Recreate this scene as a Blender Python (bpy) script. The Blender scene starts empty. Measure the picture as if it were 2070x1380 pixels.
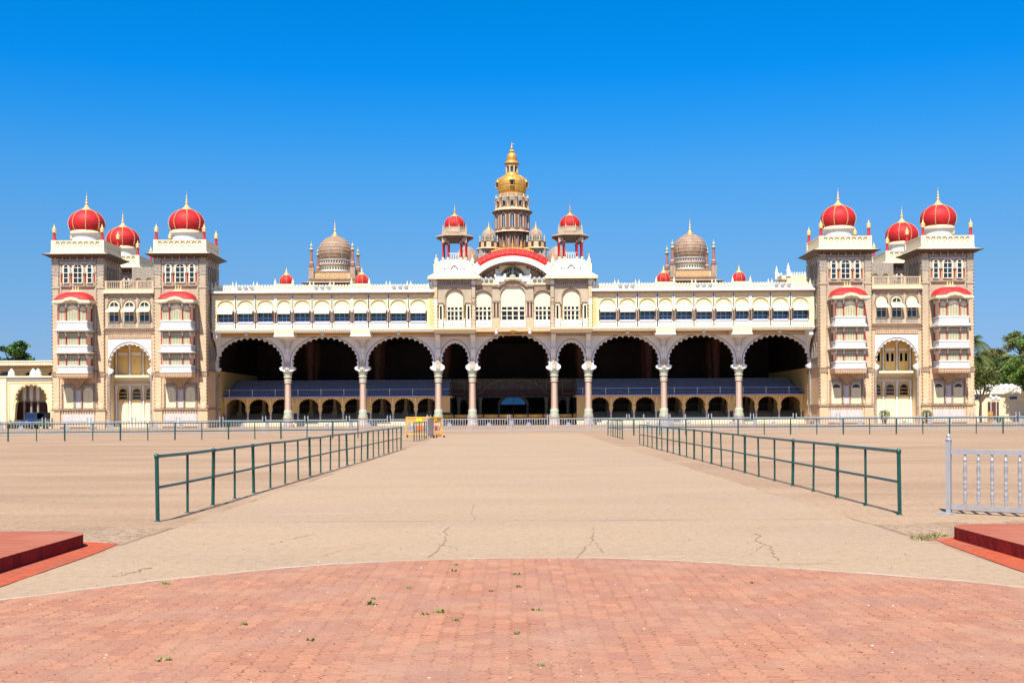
import bpy, bmesh, math, random
from mathutils import Matrix, Vector
R = math.radians
S = bpy.context.scene
COL = S.collection
rnd = random.Random(7)

# ---------------------------------------------------------------- camera
cd = bpy.data.cameras.new('camera'); cam = bpy.data.objects.new('camera', cd); COL.objects.link(cam)
cd.sensor_width = 36.0; cd.lens = 41.74; cd.shift_y = 143.0 / 2070.0
cd.clip_start = 0.1; cd.clip_end = 6000
cam.matrix_world = Matrix.Translation((0, 0, 1.66)) @ Matrix.Rotation(R(90), 4, 'X') @ Matrix.Rotation(-0.0058, 4, 'Z')
S.camera = cam

# ---------------------------------------------------------------- sky + sun
SUN_EL = 55.0
SUN_T = 0.22                      # the sun's light runs away from the camera and a little to the right
az = math.atan2(SUN_T, 1.0)
w = bpy.data.worlds.new('World'); S.world = w; w.use_nodes = True
nt = w.node_tree; nt.nodes.clear()
sky = nt.nodes.new('ShaderNodeTexSky'); sky.sky_type = 'NISHITA'; sky.sun_disc = False
sky.sun_elevation = R(SUN_EL); sky.sun_rotation = math.pi + az
sky.air_density = 1.0; sky.dust_density = 0.35; sky.ozone_density = 3.0; sky.altitude = 700
hs = nt.nodes.new('ShaderNodeHueSaturation'); hs.inputs['Saturation'].default_value = 1.0
hs.inputs['Value'].default_value = 1.0
bg = nt.nodes.new('ShaderNodeBackground'); bg.inputs['Strength'].default_value = 0.110
wo = nt.nodes.new('ShaderNodeOutputWorld')
tcw = nt.nodes.new('ShaderNodeTexCoord'); sxw = nt.nodes.new('ShaderNodeSeparateXYZ'); nt.links.new(tcw.outputs['Generated'], sxw.inputs[0])
rw = nt.nodes.new('ShaderNodeValToRGB'); nt.links.new(sxw.outputs['Z'], rw.inputs['Fac'])     # clear dry-season sky: deeper blue than the model's
STOPS = ((0.0, (.24, .35, .62)), (.055, (.26, .36, .56)), (.117, (.26, .44, .60)), (.158, (.23, .49, .69)), (.197, (.17, .54, .79)), (.236, (.07, .55, .90)), (.274, (.01, .55, 1.0)), (.33, (.0, .56, 1.0)), (.5, (.45, .75, 1.0)), (1.0, (.8, .9, 1.0)))
while len(rw.color_ramp.elements) < len(STOPS): rw.color_ramp.elements.new(.5)
for e_, (p_, c_) in zip(rw.color_ramp.elements, STOPS): e_.position = p_; e_.color = c_ + (1,)
mw = nt.nodes.new('ShaderNodeMix'); mw.data_type = 'RGBA'; mw.blend_type = 'MULTIPLY'; mw.inputs['Factor'].default_value = 1.0
nt.links.new(sky.outputs[0], hs.inputs['Color']); nt.links.new(hs.outputs[0], mw.inputs['A']); nt.links.new(rw.outputs[0], mw.inputs['B']); nt.links.new(mw.outputs['Result'], bg.inputs['Color'])
nt.links.new(bg.outputs[0], wo.inputs['Surface'])
sl = bpy.data.lights.new('sun', 'SUN'); sl.energy = 4.8; sl.angle = R(0.5); sl.color = (1.0, 0.945, 0.86)
sun = bpy.data.objects.new('sun', sl); COL.objects.link(sun)
d = Vector((math.sin(az) * math.cos(R(SUN_EL)), math.cos(az) * math.cos(R(SUN_EL)), -math.sin(R(SUN_EL))))
sun.rotation_euler = d.to_track_quat('-Z', 'Y').to_euler(); sun.location = (-40, -100, 150)
S.view_settings.view_transform = 'Standard'; S.view_settings.look = 'None'
S.view_settings.exposure = 0.74; S.view_settings.gamma = 1.0
try:
    S.cycles.max_bounces = 6; S.cycles.diffuse_bounces = 3
except Exception: pass

# ---------------------------------------------------------------- materials
M = {}
def nodes(name):
    m = bpy.data.materials.new(name); m.use_nodes = True
    n = m.node_tree; b = n.nodes['Principled BSDF']; return m, n, b
def L(n, a, b): n.links.new(a, b)
def noise(n, scale, detail=4, vec=None, rough=0.55):
    t = n.nodes.new('ShaderNodeTexNoise'); t.inputs['Scale'].default_value = scale
    t.inputs['Detail'].default_value = detail; t.inputs['Roughness'].default_value = rough
    if vec is not None: L(n, vec, t.inputs['Vector'])
    return t
def ramp(n, fac, stops):
    r = n.nodes.new('ShaderNodeValToRGB'); L(n, fac, r.inputs['Fac']); e = r.color_ramp.elements
    while len(e) < len(stops): e.new(0.5)
    for k, (p, c) in enumerate(stops):
        e[k].position = p; e[k].color = (c[0], c[1], c[2], 1) if hasattr(c, '__len__') else (c, c, c, 1)
    return r
def mix(n, fac, a, b, mode='MIX'):
    x = n.nodes.new('ShaderNodeMix'); x.data_type = 'RGBA'; x.blend_type = mode
    for s, v in ((x.inputs['Factor'], fac), (x.inputs['A'], a), (x.inputs['B'], b)):
        if hasattr(v, 'is_output'): L(n, v, s)
        elif hasattr(v, '__len__'): s.default_value = (v[0], v[1], v[2], 1)
        else: s.default_value = v
    return x.outputs['Result']
def objco(n, sc=(1, 1, 1)):
    t = n.nodes.new('ShaderNodeTexCoord'); mp = n.nodes.new('ShaderNodeMapping')
    mp.inputs['Scale'].default_value = sc; L(n, t.outputs['Object'], mp.inputs['Vector']); return mp.outputs[0]
def mat(name, c, rough=0.6, var=0.18, sc=2.5, metal=0.0, bump=0.0, streak=0.0, spec=0.3, dirt=None, low=None):
    m, n, b = nodes(name); co = objco(n)
    t = noise(n, sc, 5, co)
    c2 = tuple(x * (1 - var) for x in c); c3 = tuple(min(1, x * (1 + var * 0.7)) for x in c)
    out = ramp(n, t.outputs['Fac'], [(0.3, c2), (0.7, c3)]).outputs[0]
    if low:
        sp = n.nodes.new('ShaderNodeSeparateXYZ'); L(n, co, sp.inputs[0])
        mr = n.nodes.new('ShaderNodeMapRange'); mr.inputs['From Min'].default_value = low[1]; mr.inputs['From Max'].default_value = low[2]
        L(n, sp.outputs['Z'], mr.inputs['Value'])
        out = mix(n, mr.outputs[0], mix(n, 1.0, out, tuple(a / max(1e-4, bb) for a, bb in zip(low[0], c)), 'MULTIPLY'), out)
    if streak:
        ts = noise(n, 1.0, 5, objco(n, (5.0, 5.0, 0.45)))
        f = ramp(n, ts.outputs['Fac'], [(0.52, 0.0), (0.72, streak)]).outputs[0]
        out = mix(n, f, out, dirt or (0.16, 0.12, 0.085))
    L(n, out, b.inputs['Base Color']); b.inputs['Roughness'].default_value = rough
    b.inputs['Metallic'].default_value = metal; b.inputs['Specular IOR Level'].default_value = spec
    if bump:
        bp = n.nodes.new('ShaderNodeBump'); bp.inputs['Strength'].default_value = bump; bp.inputs['Distance'].default_value = 0.05
        tb = noise(n, sc * 5, 6, co); L(n, tb.outputs['Fac'], bp.inputs['Height']); L(n, bp.outputs[0], b.inputs['Normal'])
    M[name] = m; return m
mat('white', (0.75, 0.745, 0.72), streak=0.22, dirt=(0.50, 0.45, 0.38), var=0.05)
mat('marble', (0.54, 0.50, 0.46), streak=0.5, dirt=(0.34, 0.28, 0.24), var=0.10)
mat('cream', (0.76, 0.635, 0.40), streak=0.35, dirt=(0.58, 0.44, 0.24), var=0.06)
mat('blind_cream', (0.76, 0.645, 0.42), streak=0.2, dirt=(0.6, 0.48, 0.3), var=0.05)
mat('pale_cream', (0.77, 0.665, 0.455), streak=0.15, dirt=(0.55, 0.45, 0.28), var=0.06)
mat('yellow_wall', (0.74, 0.50, 0.19), streak=0.35, dirt=(0.45, 0.25, 0.08), var=0.08)
mat('ochre', (0.62, 0.31, 0.05), var=0.12)
mat('stone', (0.45, 0.365, 0.25), streak=0.3, dirt=(0.27, 0.205, 0.14), var=0.12, sc=1.0, bump=0.15, low=((0.66, 0.455, 0.275), 6, 17))
mat('side_shade_stone', (0.32, 0.255, 0.19), streak=0.6, dirt=(0.15, 0.115, 0.085), var=0.3, sc=2.2, bump=0.5)  # weathered stone of the tower sides, with their shade painted into the colour
mat('tower_stone', (0.36, 0.265, 0.18), streak=0.6, dirt=(0.16, 0.11, 0.075), var=0.3, sc=2.0, bump=0.4)
mat('carved', (0.36, 0.25, 0.165), streak=0.6, dirt=(0.15, 0.10, 0.065), var=0.5, sc=7, bump=0.9)
mat('peach', (0.66, 0.44, 0.265), streak=0.35, dirt=(0.40, 0.23, 0.12), var=0.15, sc=4, bump=0.3)
mat('grey_stone', (0.36, 0.31, 0.25), streak=0.6, dirt=(0.10, 0.085, 0.07), var=0.4, sc=5, bump=0.8)
mat('bead', (0.15, 0.085, 0.05), var=0.3)
mat('column_pink', (0.54, 0.39, 0.295), var=0.10, sc=6)
mat('dark_underside', (0.085, 0.05, 0.036), var=0.3)  # dark brown on the undersides of eaves and tower ledges
mat('sage', (0.40, 0.42, 0.31), var=0.2, streak=0.3, sc=8)
mat('red_dome', (0.50, 0.016, 0.018), rough=0.6, var=0.22, sc=1.8, streak=0.65, dirt=(0.32, 0.04, 0.03), bump=0.25)
mat('red_paint', (0.42, 0.013, 0.012), rough=0.5, var=0.15)
mat('gilt', (0.78, 0.50, 0.20), rough=0.45, var=0.2, metal=0.25, sc=6)
mat('gold', (0.64, 0.345, 0.075), rough=0.45, var=0.25, metal=0.4, sc=2, streak=0.5, dirt=(0.35, 0.17, 0.03))
mat('pilaster', (0.30, 0.15, 0.105), var=0.2)
mat('brown_lead', (0.36, 0.24, 0.155), rough=0.6, var=0.25, sc=1.5, streak=0.6, dirt=(0.13, 0.085, 0.065))
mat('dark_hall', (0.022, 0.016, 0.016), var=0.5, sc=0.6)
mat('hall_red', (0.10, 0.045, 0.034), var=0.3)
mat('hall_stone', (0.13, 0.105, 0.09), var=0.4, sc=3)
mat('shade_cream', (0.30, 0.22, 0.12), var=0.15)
mat('seat_blue', (0.46, 0.46, 0.52), var=0.2, rough=0.4)
mat('lilac', (0.45, 0.42, 0.60), var=0.1)
mat('shutter_green', (0.22, 0.25, 0.15), var=0.15)
mat('steel', (0.42, 0.44, 0.46), rough=0.35, var=0.1, metal=0.6, sc=8)
mat('silver_paint', (0.37, 0.37, 0.38), rough=0.38, var=0.08, metal=0.25, sc=9, streak=0.15, dirt=(0.25, 0.2, 0.17))
mat('lamp_glass', (0.5, 0.55, 0.6), rough=0.1, var=0.05, spec=0.8)
mat('green_paint', (0.004, 0.062, 0.047), rough=0.35, var=0.25, sc=8, spec=0.5)
mat('barricade_yellow', (0.85, 0.36, 0.015), rough=0.45, var=0.12, sc=4)
mat('sign_yellow', (0.9, 0.62, 0.02), rough=0.45, var=0.05)
mat('sign_orange', (0.82, 0.17, 0.01), rough=0.45, var=0.05)
mat('rubber', (0.02, 0.02, 0.02), rough=0.8)
mat('car_blue', (0.012, 0.055, 0.22), rough=0.3, var=0.1, spec=0.6)
mat('canvas', (0.03, 0.035, 0.05), rough=0.85)
mat('bark', (0.10, 0.065, 0.042), var=0.4, sc=6, bump=0.6)
mat('terracotta', (0.32, 0.12, 0.06), var=0.2)
def glassmat(name, c, rough=0.08):
    m, n, b = nodes(name); t = noise(n, 0.9, 2, objco(n))
    L(n, ramp(n, t.outputs['Fac'], [(0.3, tuple(x * 0.4 for x in c)), (0.7, c)]).outputs[0], b.inputs['Base Color'])
    b.inputs['Roughness'].default_value = rough; b.inputs['Specular IOR Level'].default_value = 0.7; M[name] = m
glassmat('glass', (0.012, 0.04, 0.075)); glassmat('glass_blue', (0.02, 0.10, 0.19)); glassmat('glass_dark', (0.012, 0.014, 0.018))
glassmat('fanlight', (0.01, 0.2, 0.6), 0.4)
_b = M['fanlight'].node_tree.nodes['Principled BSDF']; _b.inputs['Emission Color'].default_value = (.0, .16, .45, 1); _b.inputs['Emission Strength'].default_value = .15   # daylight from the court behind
def leafmat(name, a, c):
    m, n, b = nodes(name); co = objco(n); t = noise(n, 0.8, 3, co); t2 = noise(n, 6, 2, co)
    f = mix(n, 0.5, t.outputs['Fac'], t2.outputs['Fac'])
    L(n, ramp(n, f, [(0.35, a), (0.65, c)]).outputs[0], b.inputs['Base Color'])
    b.inputs['Roughness'].default_value = 0.6; b.inputs['Specular IOR Level'].default_value = 0.25; M[name] = m
leafmat('leaf_dark', (0.012, 0.05, 0.012), (0.04, 0.12, 0.02))
leafmat('leaf_mid', (0.05, 0.10, 0.015), (0.17, 0.22, 0.04))
leafmat('leaf_dry', (0.10, 0.09, 0.035), (0.24, 0.16, 0.075))
leafmat('leaf_palm', (0.03, 0.065, 0.012), (0.13, 0.16, 0.03))
leafmat('leaf_bright', (0.05, 0.15, 0.01), (0.16, 0.26, 0.03))
leafmat('straw', (0.16, 0.15, 0.04), (0.42, 0.36, 0.16))

# ---------------------------------------------------------------- mesh builder
class MB:
    def __init__(s): s.v = []; s.f = []; s.m = []; s.sm = []; s.names = []
    def mi(s, m):
        if m not in s.names: s.names.append(m)
        return s.names.index(m)
    def add(s, vs, fs, m, smooth=False):
        o = len(s.v); s.v += vs; k = s.mi(m)
        for f in fs: s.f.append(tuple(i + o for i in f)); s.m.append(k); s.sm.append(smooth)
    def box(s, x0, x1, y0, y1, z0, z1, m, top=None):
        if x0 > x1: x0, x1 = x1, x0
        if y0 > y1: y0, y1 = y1, y0
        t = top or (x0, x1, y0, y1)
        s.add([(x0, y0, z0), (x1, y0, z0), (x1, y1, z0), (x0, y1, z0), (t[0], t[2], z1), (t[1], t[2], z1), (t[1], t[3], z1), (t[0], t[3], z1)],
              [(3, 2, 1, 0), (4, 5, 6, 7), (0, 1, 5, 4), (1, 2, 6, 5), (2, 3, 7, 6), (3, 0, 4, 7)], m)
    def cbox(s, x, y, z, a, b, c, m): s.box(x - a / 2, x + a / 2, y - b / 2, y + b / 2, z - c / 2, z + c / 2, m)
    def lathe(s, cx, cy, prof, m, n=16, smooth=True, ph=0.0, cap=True, mats=None, sx=1, sy=1):
        o = len(s.v)
        for r, z in prof:
            for k in range(n):
                a = ph + 2 * math.pi * k / n; s.v.append((cx + r * sx * math.cos(a), cy + r * sy * math.sin(a), z))
        for i in range(len(prof) - 1):
            mm = s.mi(mats[i] if mats else m)
            for k in range(n):
                k2 = (k + 1) % n; s.f.append((o + i * n + k, o + i * n + k2, o + (i + 1) * n + k2, o + (i + 1) * n + k)); s.m.append(mm); s.sm.append(smooth)
        if cap:
            q = o + (len(prof) - 1) * n; e = len(s.v); s.v += s.v[o:o + n] + s.v[q:q + n]
            s.f.append(tuple(e + k for k in reversed(range(n)))); s.m.append(s.mi(mats[0] if mats else m)); s.sm.append(False)
            s.f.append(tuple(e + n + k for k in range(n))); s.m.append(s.mi(mats[-1] if mats else m)); s.sm.append(False)
    def prism(s, poly, y0, y1, m, axis='y'):
        P = (lambda a, b, c: (a, c, b)) if axis == 'y' else ((lambda a, b, c: (c, a, b)) if axis == 'x' else (lambda a, b, c: (a, b, c)))
        n = len(poly)
        s.add([P(a, b, y0) for a, b in poly] + [P(a, b, y1) for a, b in poly],
              [tuple(range(n)), tuple(range(2 * n - 1, n - 1, -1))] + [(i, i + n, (i + 1) % n + n, (i + 1) % n) for i in range(n)], m)
    def ribbon(s, pts, wd, y0, y1, m):
        n = len(pts); A = []; B = []
        for i, (x, z) in enumerate(pts):
            p = pts[max(0, i - 1)]; q = pts[min(n - 1, i + 1)]; dx, dz = q[0] - p[0], q[1] - p[1]; l = math.hypot(dx, dz) or 1
            nx, nz = -dz / l * wd / 2, dx / l * wd / 2; A.append((x + nx, z + nz)); B.append((x - nx, z - nz))
        vs = [(x, y0, z) for x, z in A] + [(x, y0, z) for x, z in B] + [(x, y1, z) for x, z in A] + [(x, y1, z) for x, z in B]
        fs = []
        for i in range(n - 1): fs += [(i, i + 1, n + i + 1, n + i), (i, 2 * n + i, 2 * n + i + 1, i + 1), (n + i, n + i + 1, 3 * n + i + 1, 3 * n + i)]
        s.add(vs, fs, m)
    def tube(s, pts, r, m, n=6, r2=None):
        pts = [Vector(p) for p in pts]; o = len(s.v); N = len(pts)
        for i, p in enumerate(pts):
            t = (pts[min(N - 1, i + 1)] - pts[max(0, i - 1)]).normalized(); u = t.orthogonal().normalized()
            if i and u.dot(pu) < 0: u = -u
            pu = u; w_ = t.cross(u); rr = r if r2 is None else r + (r2 - r) * i / (N - 1)
            for k in range(n):
                a = 2 * math.pi * k / n; q = p + (u * math.cos(a) + w_ * math.sin(a)) * rr; s.v.append(tuple(q))
        k0 = s.mi(m)
        for i in range(N - 1):
            for k in range(n):
                k2 = (k + 1) % n; s.f.append((o + i * n + k, o + i * n + k2, o + (i + 1) * n + k2, o + (i + 1) * n + k)); s.m.append(k0); s.sm.append(True)
        e = len(s.v); s.v += s.v[o:o + n] + s.v[o + (N - 1) * n:o + N * n]
        s.f.append(tuple(e + k for k in reversed(range(n)))); s.m.append(k0); s.sm.append(False)
        s.f.append(tuple(e + n + k for k in range(n))); s.m.append(k0); s.sm.append(False)
    def beads(s, p0, p1, sp=0.5, sz=0.13, m='bead'):
        a = Vector(p0); b = Vector(p1); l = (b - a).length; n = max(1, int(l / sp))
        for i in range(n + 1):
            p = a + (b - a) * (i / n); s.cbox(p.x, p.y, p.z, sz, sz, sz, m)
    def build(s, name, parent=None, **pr):
        me = bpy.data.meshes.new(name); me.from_pydata(s.v, [], s.f)
        for k in s.names: me.materials.append(M[k])
        me.polygons.foreach_set('material_index', s.m); me.polygons.foreach_set('use_smooth', s.sm)
        bm = bmesh.new(); bm.from_mesh(me)
        bmesh.ops.triangulate(bm, faces=[f for f in bm.faces if len(f.verts) > 6])
        bmesh.ops.recalc_face_normals(bm, faces=bm.faces); bm.to_mesh(me); bm.free(); me.update()
        o = bpy.data.objects.new(name, me); COL.objects.link(o)
        if parent: o.parent = parent
        for k, v in pr.items(): o[k] = v
        return o
def thing(name, label, cat, loc=(0, 0, 0), rz=0, group=None):
    o = bpy.data.objects.new(name, None); COL.objects.link(o); o.location = loc; o.rotation_euler = (0, 0, rz)
    o['label'] = label; o['category'] = cat
    if group: o['group'] = group
    return o
def tag(o, label, cat, group=None):
    o['label'] = label; o['category'] = cat
    if group: o['group'] = group
    return o
def dup(root, loc, rz=0, label=None, parent=None):
    r = root.copy(); COL.objects.link(r); r.location = loc; r.rotation_euler = (0, 0, rz)
    if parent: r.parent = parent
    if label: r['label'] = label
    for ch in list(root.children):
        c = ch.copy(); COL.objects.link(c); c.parent = r
        for g in ch.children:
            e = g.copy(); COL.objects.link(e); e.parent = c
    return r

# ---------------------------------------------------------------- shape helpers
def arcp(cx, zc, a, b, t0, t1, n):
    return [(cx + a * math.cos(R(t0 + (t1 - t0) * i / n)), zc + b * math.sin(R(t0 + (t1 - t0) * i / n))) for i in range(n + 1)]
def scallop(cx, zc, a, b, n, t0=192, t1=-12, k=5, dep=0.75):
    P = arcp(cx, zc, a, b, t0, t1, n); out = [P[0]]
    for i in range(n):
        (x0, z0), (x1, z1) = P[i], P[i + 1]; mx, mz = (x0 + x1) / 2, (z0 + z1) / 2; hx, hz = (x1 - x0) / 2, (z1 - z0) / 2
        nx, nz = -hz, hx
        if (mx - cx) * nx + (mz - zc) * nz < 0: nx, nz = -nx, -nz
        for j in range(1, k + 1):
            th = math.pi * j / k; out.append((mx - hx * math.cos(th) + nx * math.sin(th) * dep, mz - hz * math.cos(th) + nz * math.sin(th) * dep))
    return out
def panel(mb, x0, x1, z0, z1, curve, y0, y1, m):     # wall panel with an opening that meets its foot
    c = [p for p in curve]
    mb.prism([(x0, z0), (x0, z1), (x1, z1), (x1, z0)] + [(c[-1][0], z0)] * (c[-1][1] > z0 + 1e-4) + c[::-1] + [(c[0][0], z0)] * (c[0][1] > z0 + 1e-4), y0, y1, m)
def arched(x, z0, z1, wd, n=10, rise=None):           # closed outline of an arched window
    r = wd / 2; h = rise or r
    return [(x + r, z0)] + arcp(x, z1 - h, r, h, 0, 180, n) + [(x - r, z0)]
def window(mb, x, y, z0, z1, wd, fm='pale_cream', gm='glass', cols=2, rows=2, bar=0.07, fr=0.1, dep=0.1, rise=None, square=False, solid=None):
    poly = [(x + wd / 2, z0), (x + wd / 2, z1), (x - wd / 2, z1), (x - wd / 2, z0)] if square else arched(x, z0, z1, wd, rise=rise)
    mb.prism(poly, y - 0.02, y + 0.05, gm)
    mb.ribbon(poly + [poly[0]], fr, y - dep, y, fm)
    h = (z1 - z0); top = z1 if square else z1 - (rise or wd / 2)
    for i in range(1, cols): xx = x - wd / 2 + wd * i / cols; mb.box(xx - bar / 2, xx + bar / 2, y - dep * 0.7, y, z0, top + (0 if square else (rise or wd / 2) * 0.8), fm)
    for j in range(1, rows + (0 if square else 1)): zz = z0 + (top - z0) * j / rows; mb.box(x - wd / 2, x + wd / 2, y - dep * 0.75, y, zz - bar / 2, zz + bar / 2, fm)
    if solid: mb.box(x - wd / 2 + 0.02, x + wd / 2 - 0.02, y - dep * 0.6, y, z0, z0 + (top - z0) * solid, fm)
def onion(cx, cy, z0, z1, r, rb=0.82, n=32, tip=0.16):
    H = z1 - z0; prof = []
    for i in range(21):
        t = i / 20; a = -0.62 + t * (math.pi / 2 + 0.62 - 0.12)
        rr = r * math.cos(a); zz = z0 + H * (math.sin(a) - math.sin(-0.62)) / (math.sin(math.pi / 2 - 0.12) - math.sin(-0.62)); prof.append((max(rr, tip * r), zz))
    return prof
def finial(mb, cx, cy, z0, z1, r, m='gilt', n=12):
    H = z1 - z0
    P = [(1.0, 0), (1.02, .03), (.75, .07), (.45, .16), (.26, .24), (.20, .27), (.36, .32), (.40, .36), (.22, .41), (.13, .44), (.26, .49), (.27, .52), (.12, .57), (.09, .6), (.18, .64), (.18, .67), (.07, .71), (.06, .8), (.03, .9), (.02, 1)]
    mb.lathe(cx, cy, [(a * r, z0 + b * H) for a, b in P], m, n)
def ribs(mb, cx, cy, prof, k, m='gilt', sz=0.09, ph=0.0, step=1, out=0.03):
    for j in range(k):
        a = ph + 2 * math.pi * j / k; ca, sa = math.cos(a), math.sin(a)
        pts = [(cx + (r + out) * ca, cy + (r + out) * sa, z) for r, z in prof]
        for i in range(len(pts) - 1):
            p, q = Vector(pts[i]), Vector(pts[i + 1]); L_ = (q - p).length; nn = max(1, int(L_ / (sz * 1.7)))
            for e in range(nn): c = p + (q - p) * (e / nn); mb.cbox(c.x, c.y, c.z, sz, sz, sz, m)
def pinnacle(mb, x, y, z0, h, w_, m='pale_cream'):
    mb.box(x - w_ / 2, x + w_ / 2, y - w_ / 2, y + w_ / 2, z0, z0 + h * 0.42, m)
    mb.lathe(x, y, [(w_ * 0.62, z0 + h * .42), (w_ * 0.66, z0 + h * .47), (w_ * .3, z0 + h * .52), (w_ * .42, z0 + h * .62), (w_ * .4, z0 + h * .68), (w_ * .15, z0 + h * .8), (w_ * .04, z0 + h)], m, 10)
def frame_eave(mb, x0, x1, y0, y1, z0, z1, pr, m, m2=None, th=0.1):   # sloping eave all round a block
    mb.box(x0 - pr, x1 + pr, y0 - pr, y1 + pr, z0, z0 + th, m2 or m)
    mb.box(x0 - pr + .02, x1 + pr - .02, y0 - pr + .02, y1 + pr - .02, z0 + th, z1, m, top=(x0, x1, y0, y1))

PALACE = thing('palace', 'huge ornate palace with a tall golden spire, red domes and a long scalloped arcade', 'palace', (0.19, 150, 0))

# ================================================================ PALACE: corner towers
def T(y): return 1.66 + (833 - y) / 16.53
def make_tower(cx, cy):
    h = 3.18; b = MB()
    b.box(-h + .12, h - .12, -h + .12, h - .12, 0, 22.1, 'stone')
    for sx in (-1, 1):
        for sy in (-1, 1):                                    # corner pilasters, stepped
            x, y = sx * (h - .42), sy * (h - .42)
            b.cbox(x, y, 4.3, .84, .84, 4.0, 'stone'); b.cbox(x, y, 14.0, .82, .82, 14.2, 'stone')
            b.cbox(x, y, 1.0, 1.06, 1.06, 2.0, 'peach'); b.cbox(x, y, 2.22, 1.16, 1.16, .22, 'carved')
            b.cbox(x, y, 6.55, 1.0, 1.0, .5, 'carved'); b.cbox(x, y, 17.15, .98, .98, .14, 'stone'); b.cbox(x, y, 20.0, .96, .96, .2, 'stone')
            b.lathe(x, y - sy * 0, [(.60, 2.35), (.60, 2.6), (.52, 2.95), (.46, 3.1)], 'peach', 8)
            b.cbox(x, y, 19.3, .90, .90, 1.2, 'grey_stone')
    for sy in (-1, 1):
        for z, t, p, m in ((.15, .3, .16, 'peach'), (2.22, .2, .10, 'carved'), (6.9, .16, .12, 'carved'), (12.0, .10, .06, 'stone'), (17.15, .1, .05, 'stone'), (20.5, .12, .1, 'grey_stone')):
            b.box(-h + .86, h - .86, sy * (h - .13), sy * (h + p - .06), z, z + t, m)
            b.box(sy * (h - .13), sy * (h + p - .06), -h + .86, h - .86, z, z + t, m)
        # inner pilaster strips and light beads up the corners
        for sx in (-1, 1):
            b.box(sx * 2.12 - .1, sx * 2.12 + .1, sy * (h - .12), sy * (h - .02), 2.45, 20.5, 'stone')
            b.box(sy * (h - .12), sy * (h - .02), sx * 2.12 - .1, sx * 2.12 + .1, 7.1, 20.5, 'stone')
            b.beads((sx * (h - .02), sy * (h - .02), 2.5), (sx * (h - .02), sy * (h - .02), 20.9), .42, .13)
            b.beads((sx * 2.36, sy * h, 2.5), (sx * 2.36, sy * h, 20.4), .45, .09)
            b.beads((sy * h, sx * 2.36, 7), (sy * h, sx * 2.36, 20.4), .45, .09)
    for sx in (-1, 1): b.box(sx * (h - .12), sx * (h - .095), -h + .86, h - .86, 7.1, 20.5, 'side_shade_stone')  # thin facing that carries the painted shade of the side walls
    for k in range(4):                                       # carved side panels, blind arches high up on each side
        for q in (-1.2, 0, 1.2):
            for zc_ in (18.0, 13.0, 8.2):
                pts = arcp(q, zc_ + 1.3, .42, .55, 0, 180, 8)
                ring = [(q + .42, zc_)] + pts + [(q - .42, zc_)]
                if k == 0: b.ribbon(ring, .12, h - .02, h - .12, 'grey_stone')
                else:
                    sx = 1 if k == 1 else -1
                    if k < 3:
                        vs = [(sx * (h - .02), p[0], p[1]) for p in ring]
                        for i in range(len(vs) - 1): b.tube([vs[i], vs[i + 1]], .06, 'grey_stone', 4)
    # lower front: marble tablet, window surrounds
    b.box(-1.95, 1.95, -h - .02, -h + .13, .45, 1.75, 'marble')
    for i in range(13): b.box(-2.0 + i * .32, -1.86 + i * .32, -h - .06, -h + .13, 1.85, 2.1, 'carved')
    for sx in (-1, 1):
        x = sx * 1.2
        b.ribbon([(x + .78, 2.5), (x + .78, 5.35), (x - .78, 5.35), (x - .78, 2.5)], .16, -h - .12, -h + .12, 'carved')
        panel(b, x - .7, x + .7, 4.3, 5.3, [(x - .6, 4.3)] + arcp(x, 4.42, .6, .6, 180, 0, 10) + [(x + .6, 4.3)], -h - .06, -h + .12, 'grey_stone')
    b.box(-.42, .42, -h - .03, -h + .12, 2.45, 5.2, 'marble')
    b.lathe(0, -h + .1, [(.05, 4.55), (.28, 4.75), (.34, 5.0), (.2, 5.2)], 'carved', 10)
    # top floor surrounds
    for x, wd in ((-1.45, .62), (0, 1.12), (1.45, .62)):
        b.ribbon([(x + wd / 2 + .12, 18.9)] + arcp(x, 19.55, wd / 2 + .12, wd / 2 + .15, 0, 180, 10) + [(x - wd / 2 - .12, 18.9)], .14, -h - .02, -h + .12, 'marble')
    for x in (-2.02, -.86, .86, 2.02):
        b.lathe(x, -h + .02, [(.12, 17.35), (.12, 17.7), (.075, 17.8), (.075, 18.8), (.15, 18.95), (.17, 19.1)], 'red_paint', 8, mats=['grey_stone', 'grey_stone', 'red_paint', 'grey_stone', 'marble'])
    b.box(-2.1, 2.1, -h - .1, -h + .12, 17.28, 17.42, 'carved')
    b.box(-2.1, 2.1, -h - .03, -h + .12, 20.15, 20.3, 'marble')
    body = b.build('corner_tower', PALACE); body.location = (cx, cy, 0)
    # eave
    e = MB(); E = h + .88; e.box(-h, h, -h, h, 20.75, 21.14, 'dark_underside', top=(-E + .1, E - .1, -E + .1, E - .1)); e.box(-E, E, -E, E, 21.14, 21.24, 'dark_underside'); e.box(-E + .03, E - .03, -E + .03, E - .03, 21.24, 21.42, 'cream', top=(-h - .1, h + .1, -h - .1, h + .1))
    for k in range(7):
        q = -2.7 + k * .9
        for sx in (-1, 1):
            pf = [(h - .1, 21.1), (h + .62, 21.1), (h + .2, 20.85), (h - .1, 20.2)]
            e.prism([(sx * a, c) for a, c in pf], q - .07, q + .07, 'grey_stone')
            e.prism([(sx * a, c) for a, c in pf], q - .07, q + .07, 'grey_stone', axis='x')
    e.build('eave', body)
    # parapet with quatrefoil studs
    p = MB(); q = h + .02
    p.box(-q - .12, q + .12, -q - .12, q + .12, 21.42, 21.75, 'cream', top=(-q, q, -q, q)); p.box(-q - .04, q + .04, -q - .04, q + .04, 21.75, 22.0, 'pale_cream')
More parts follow.
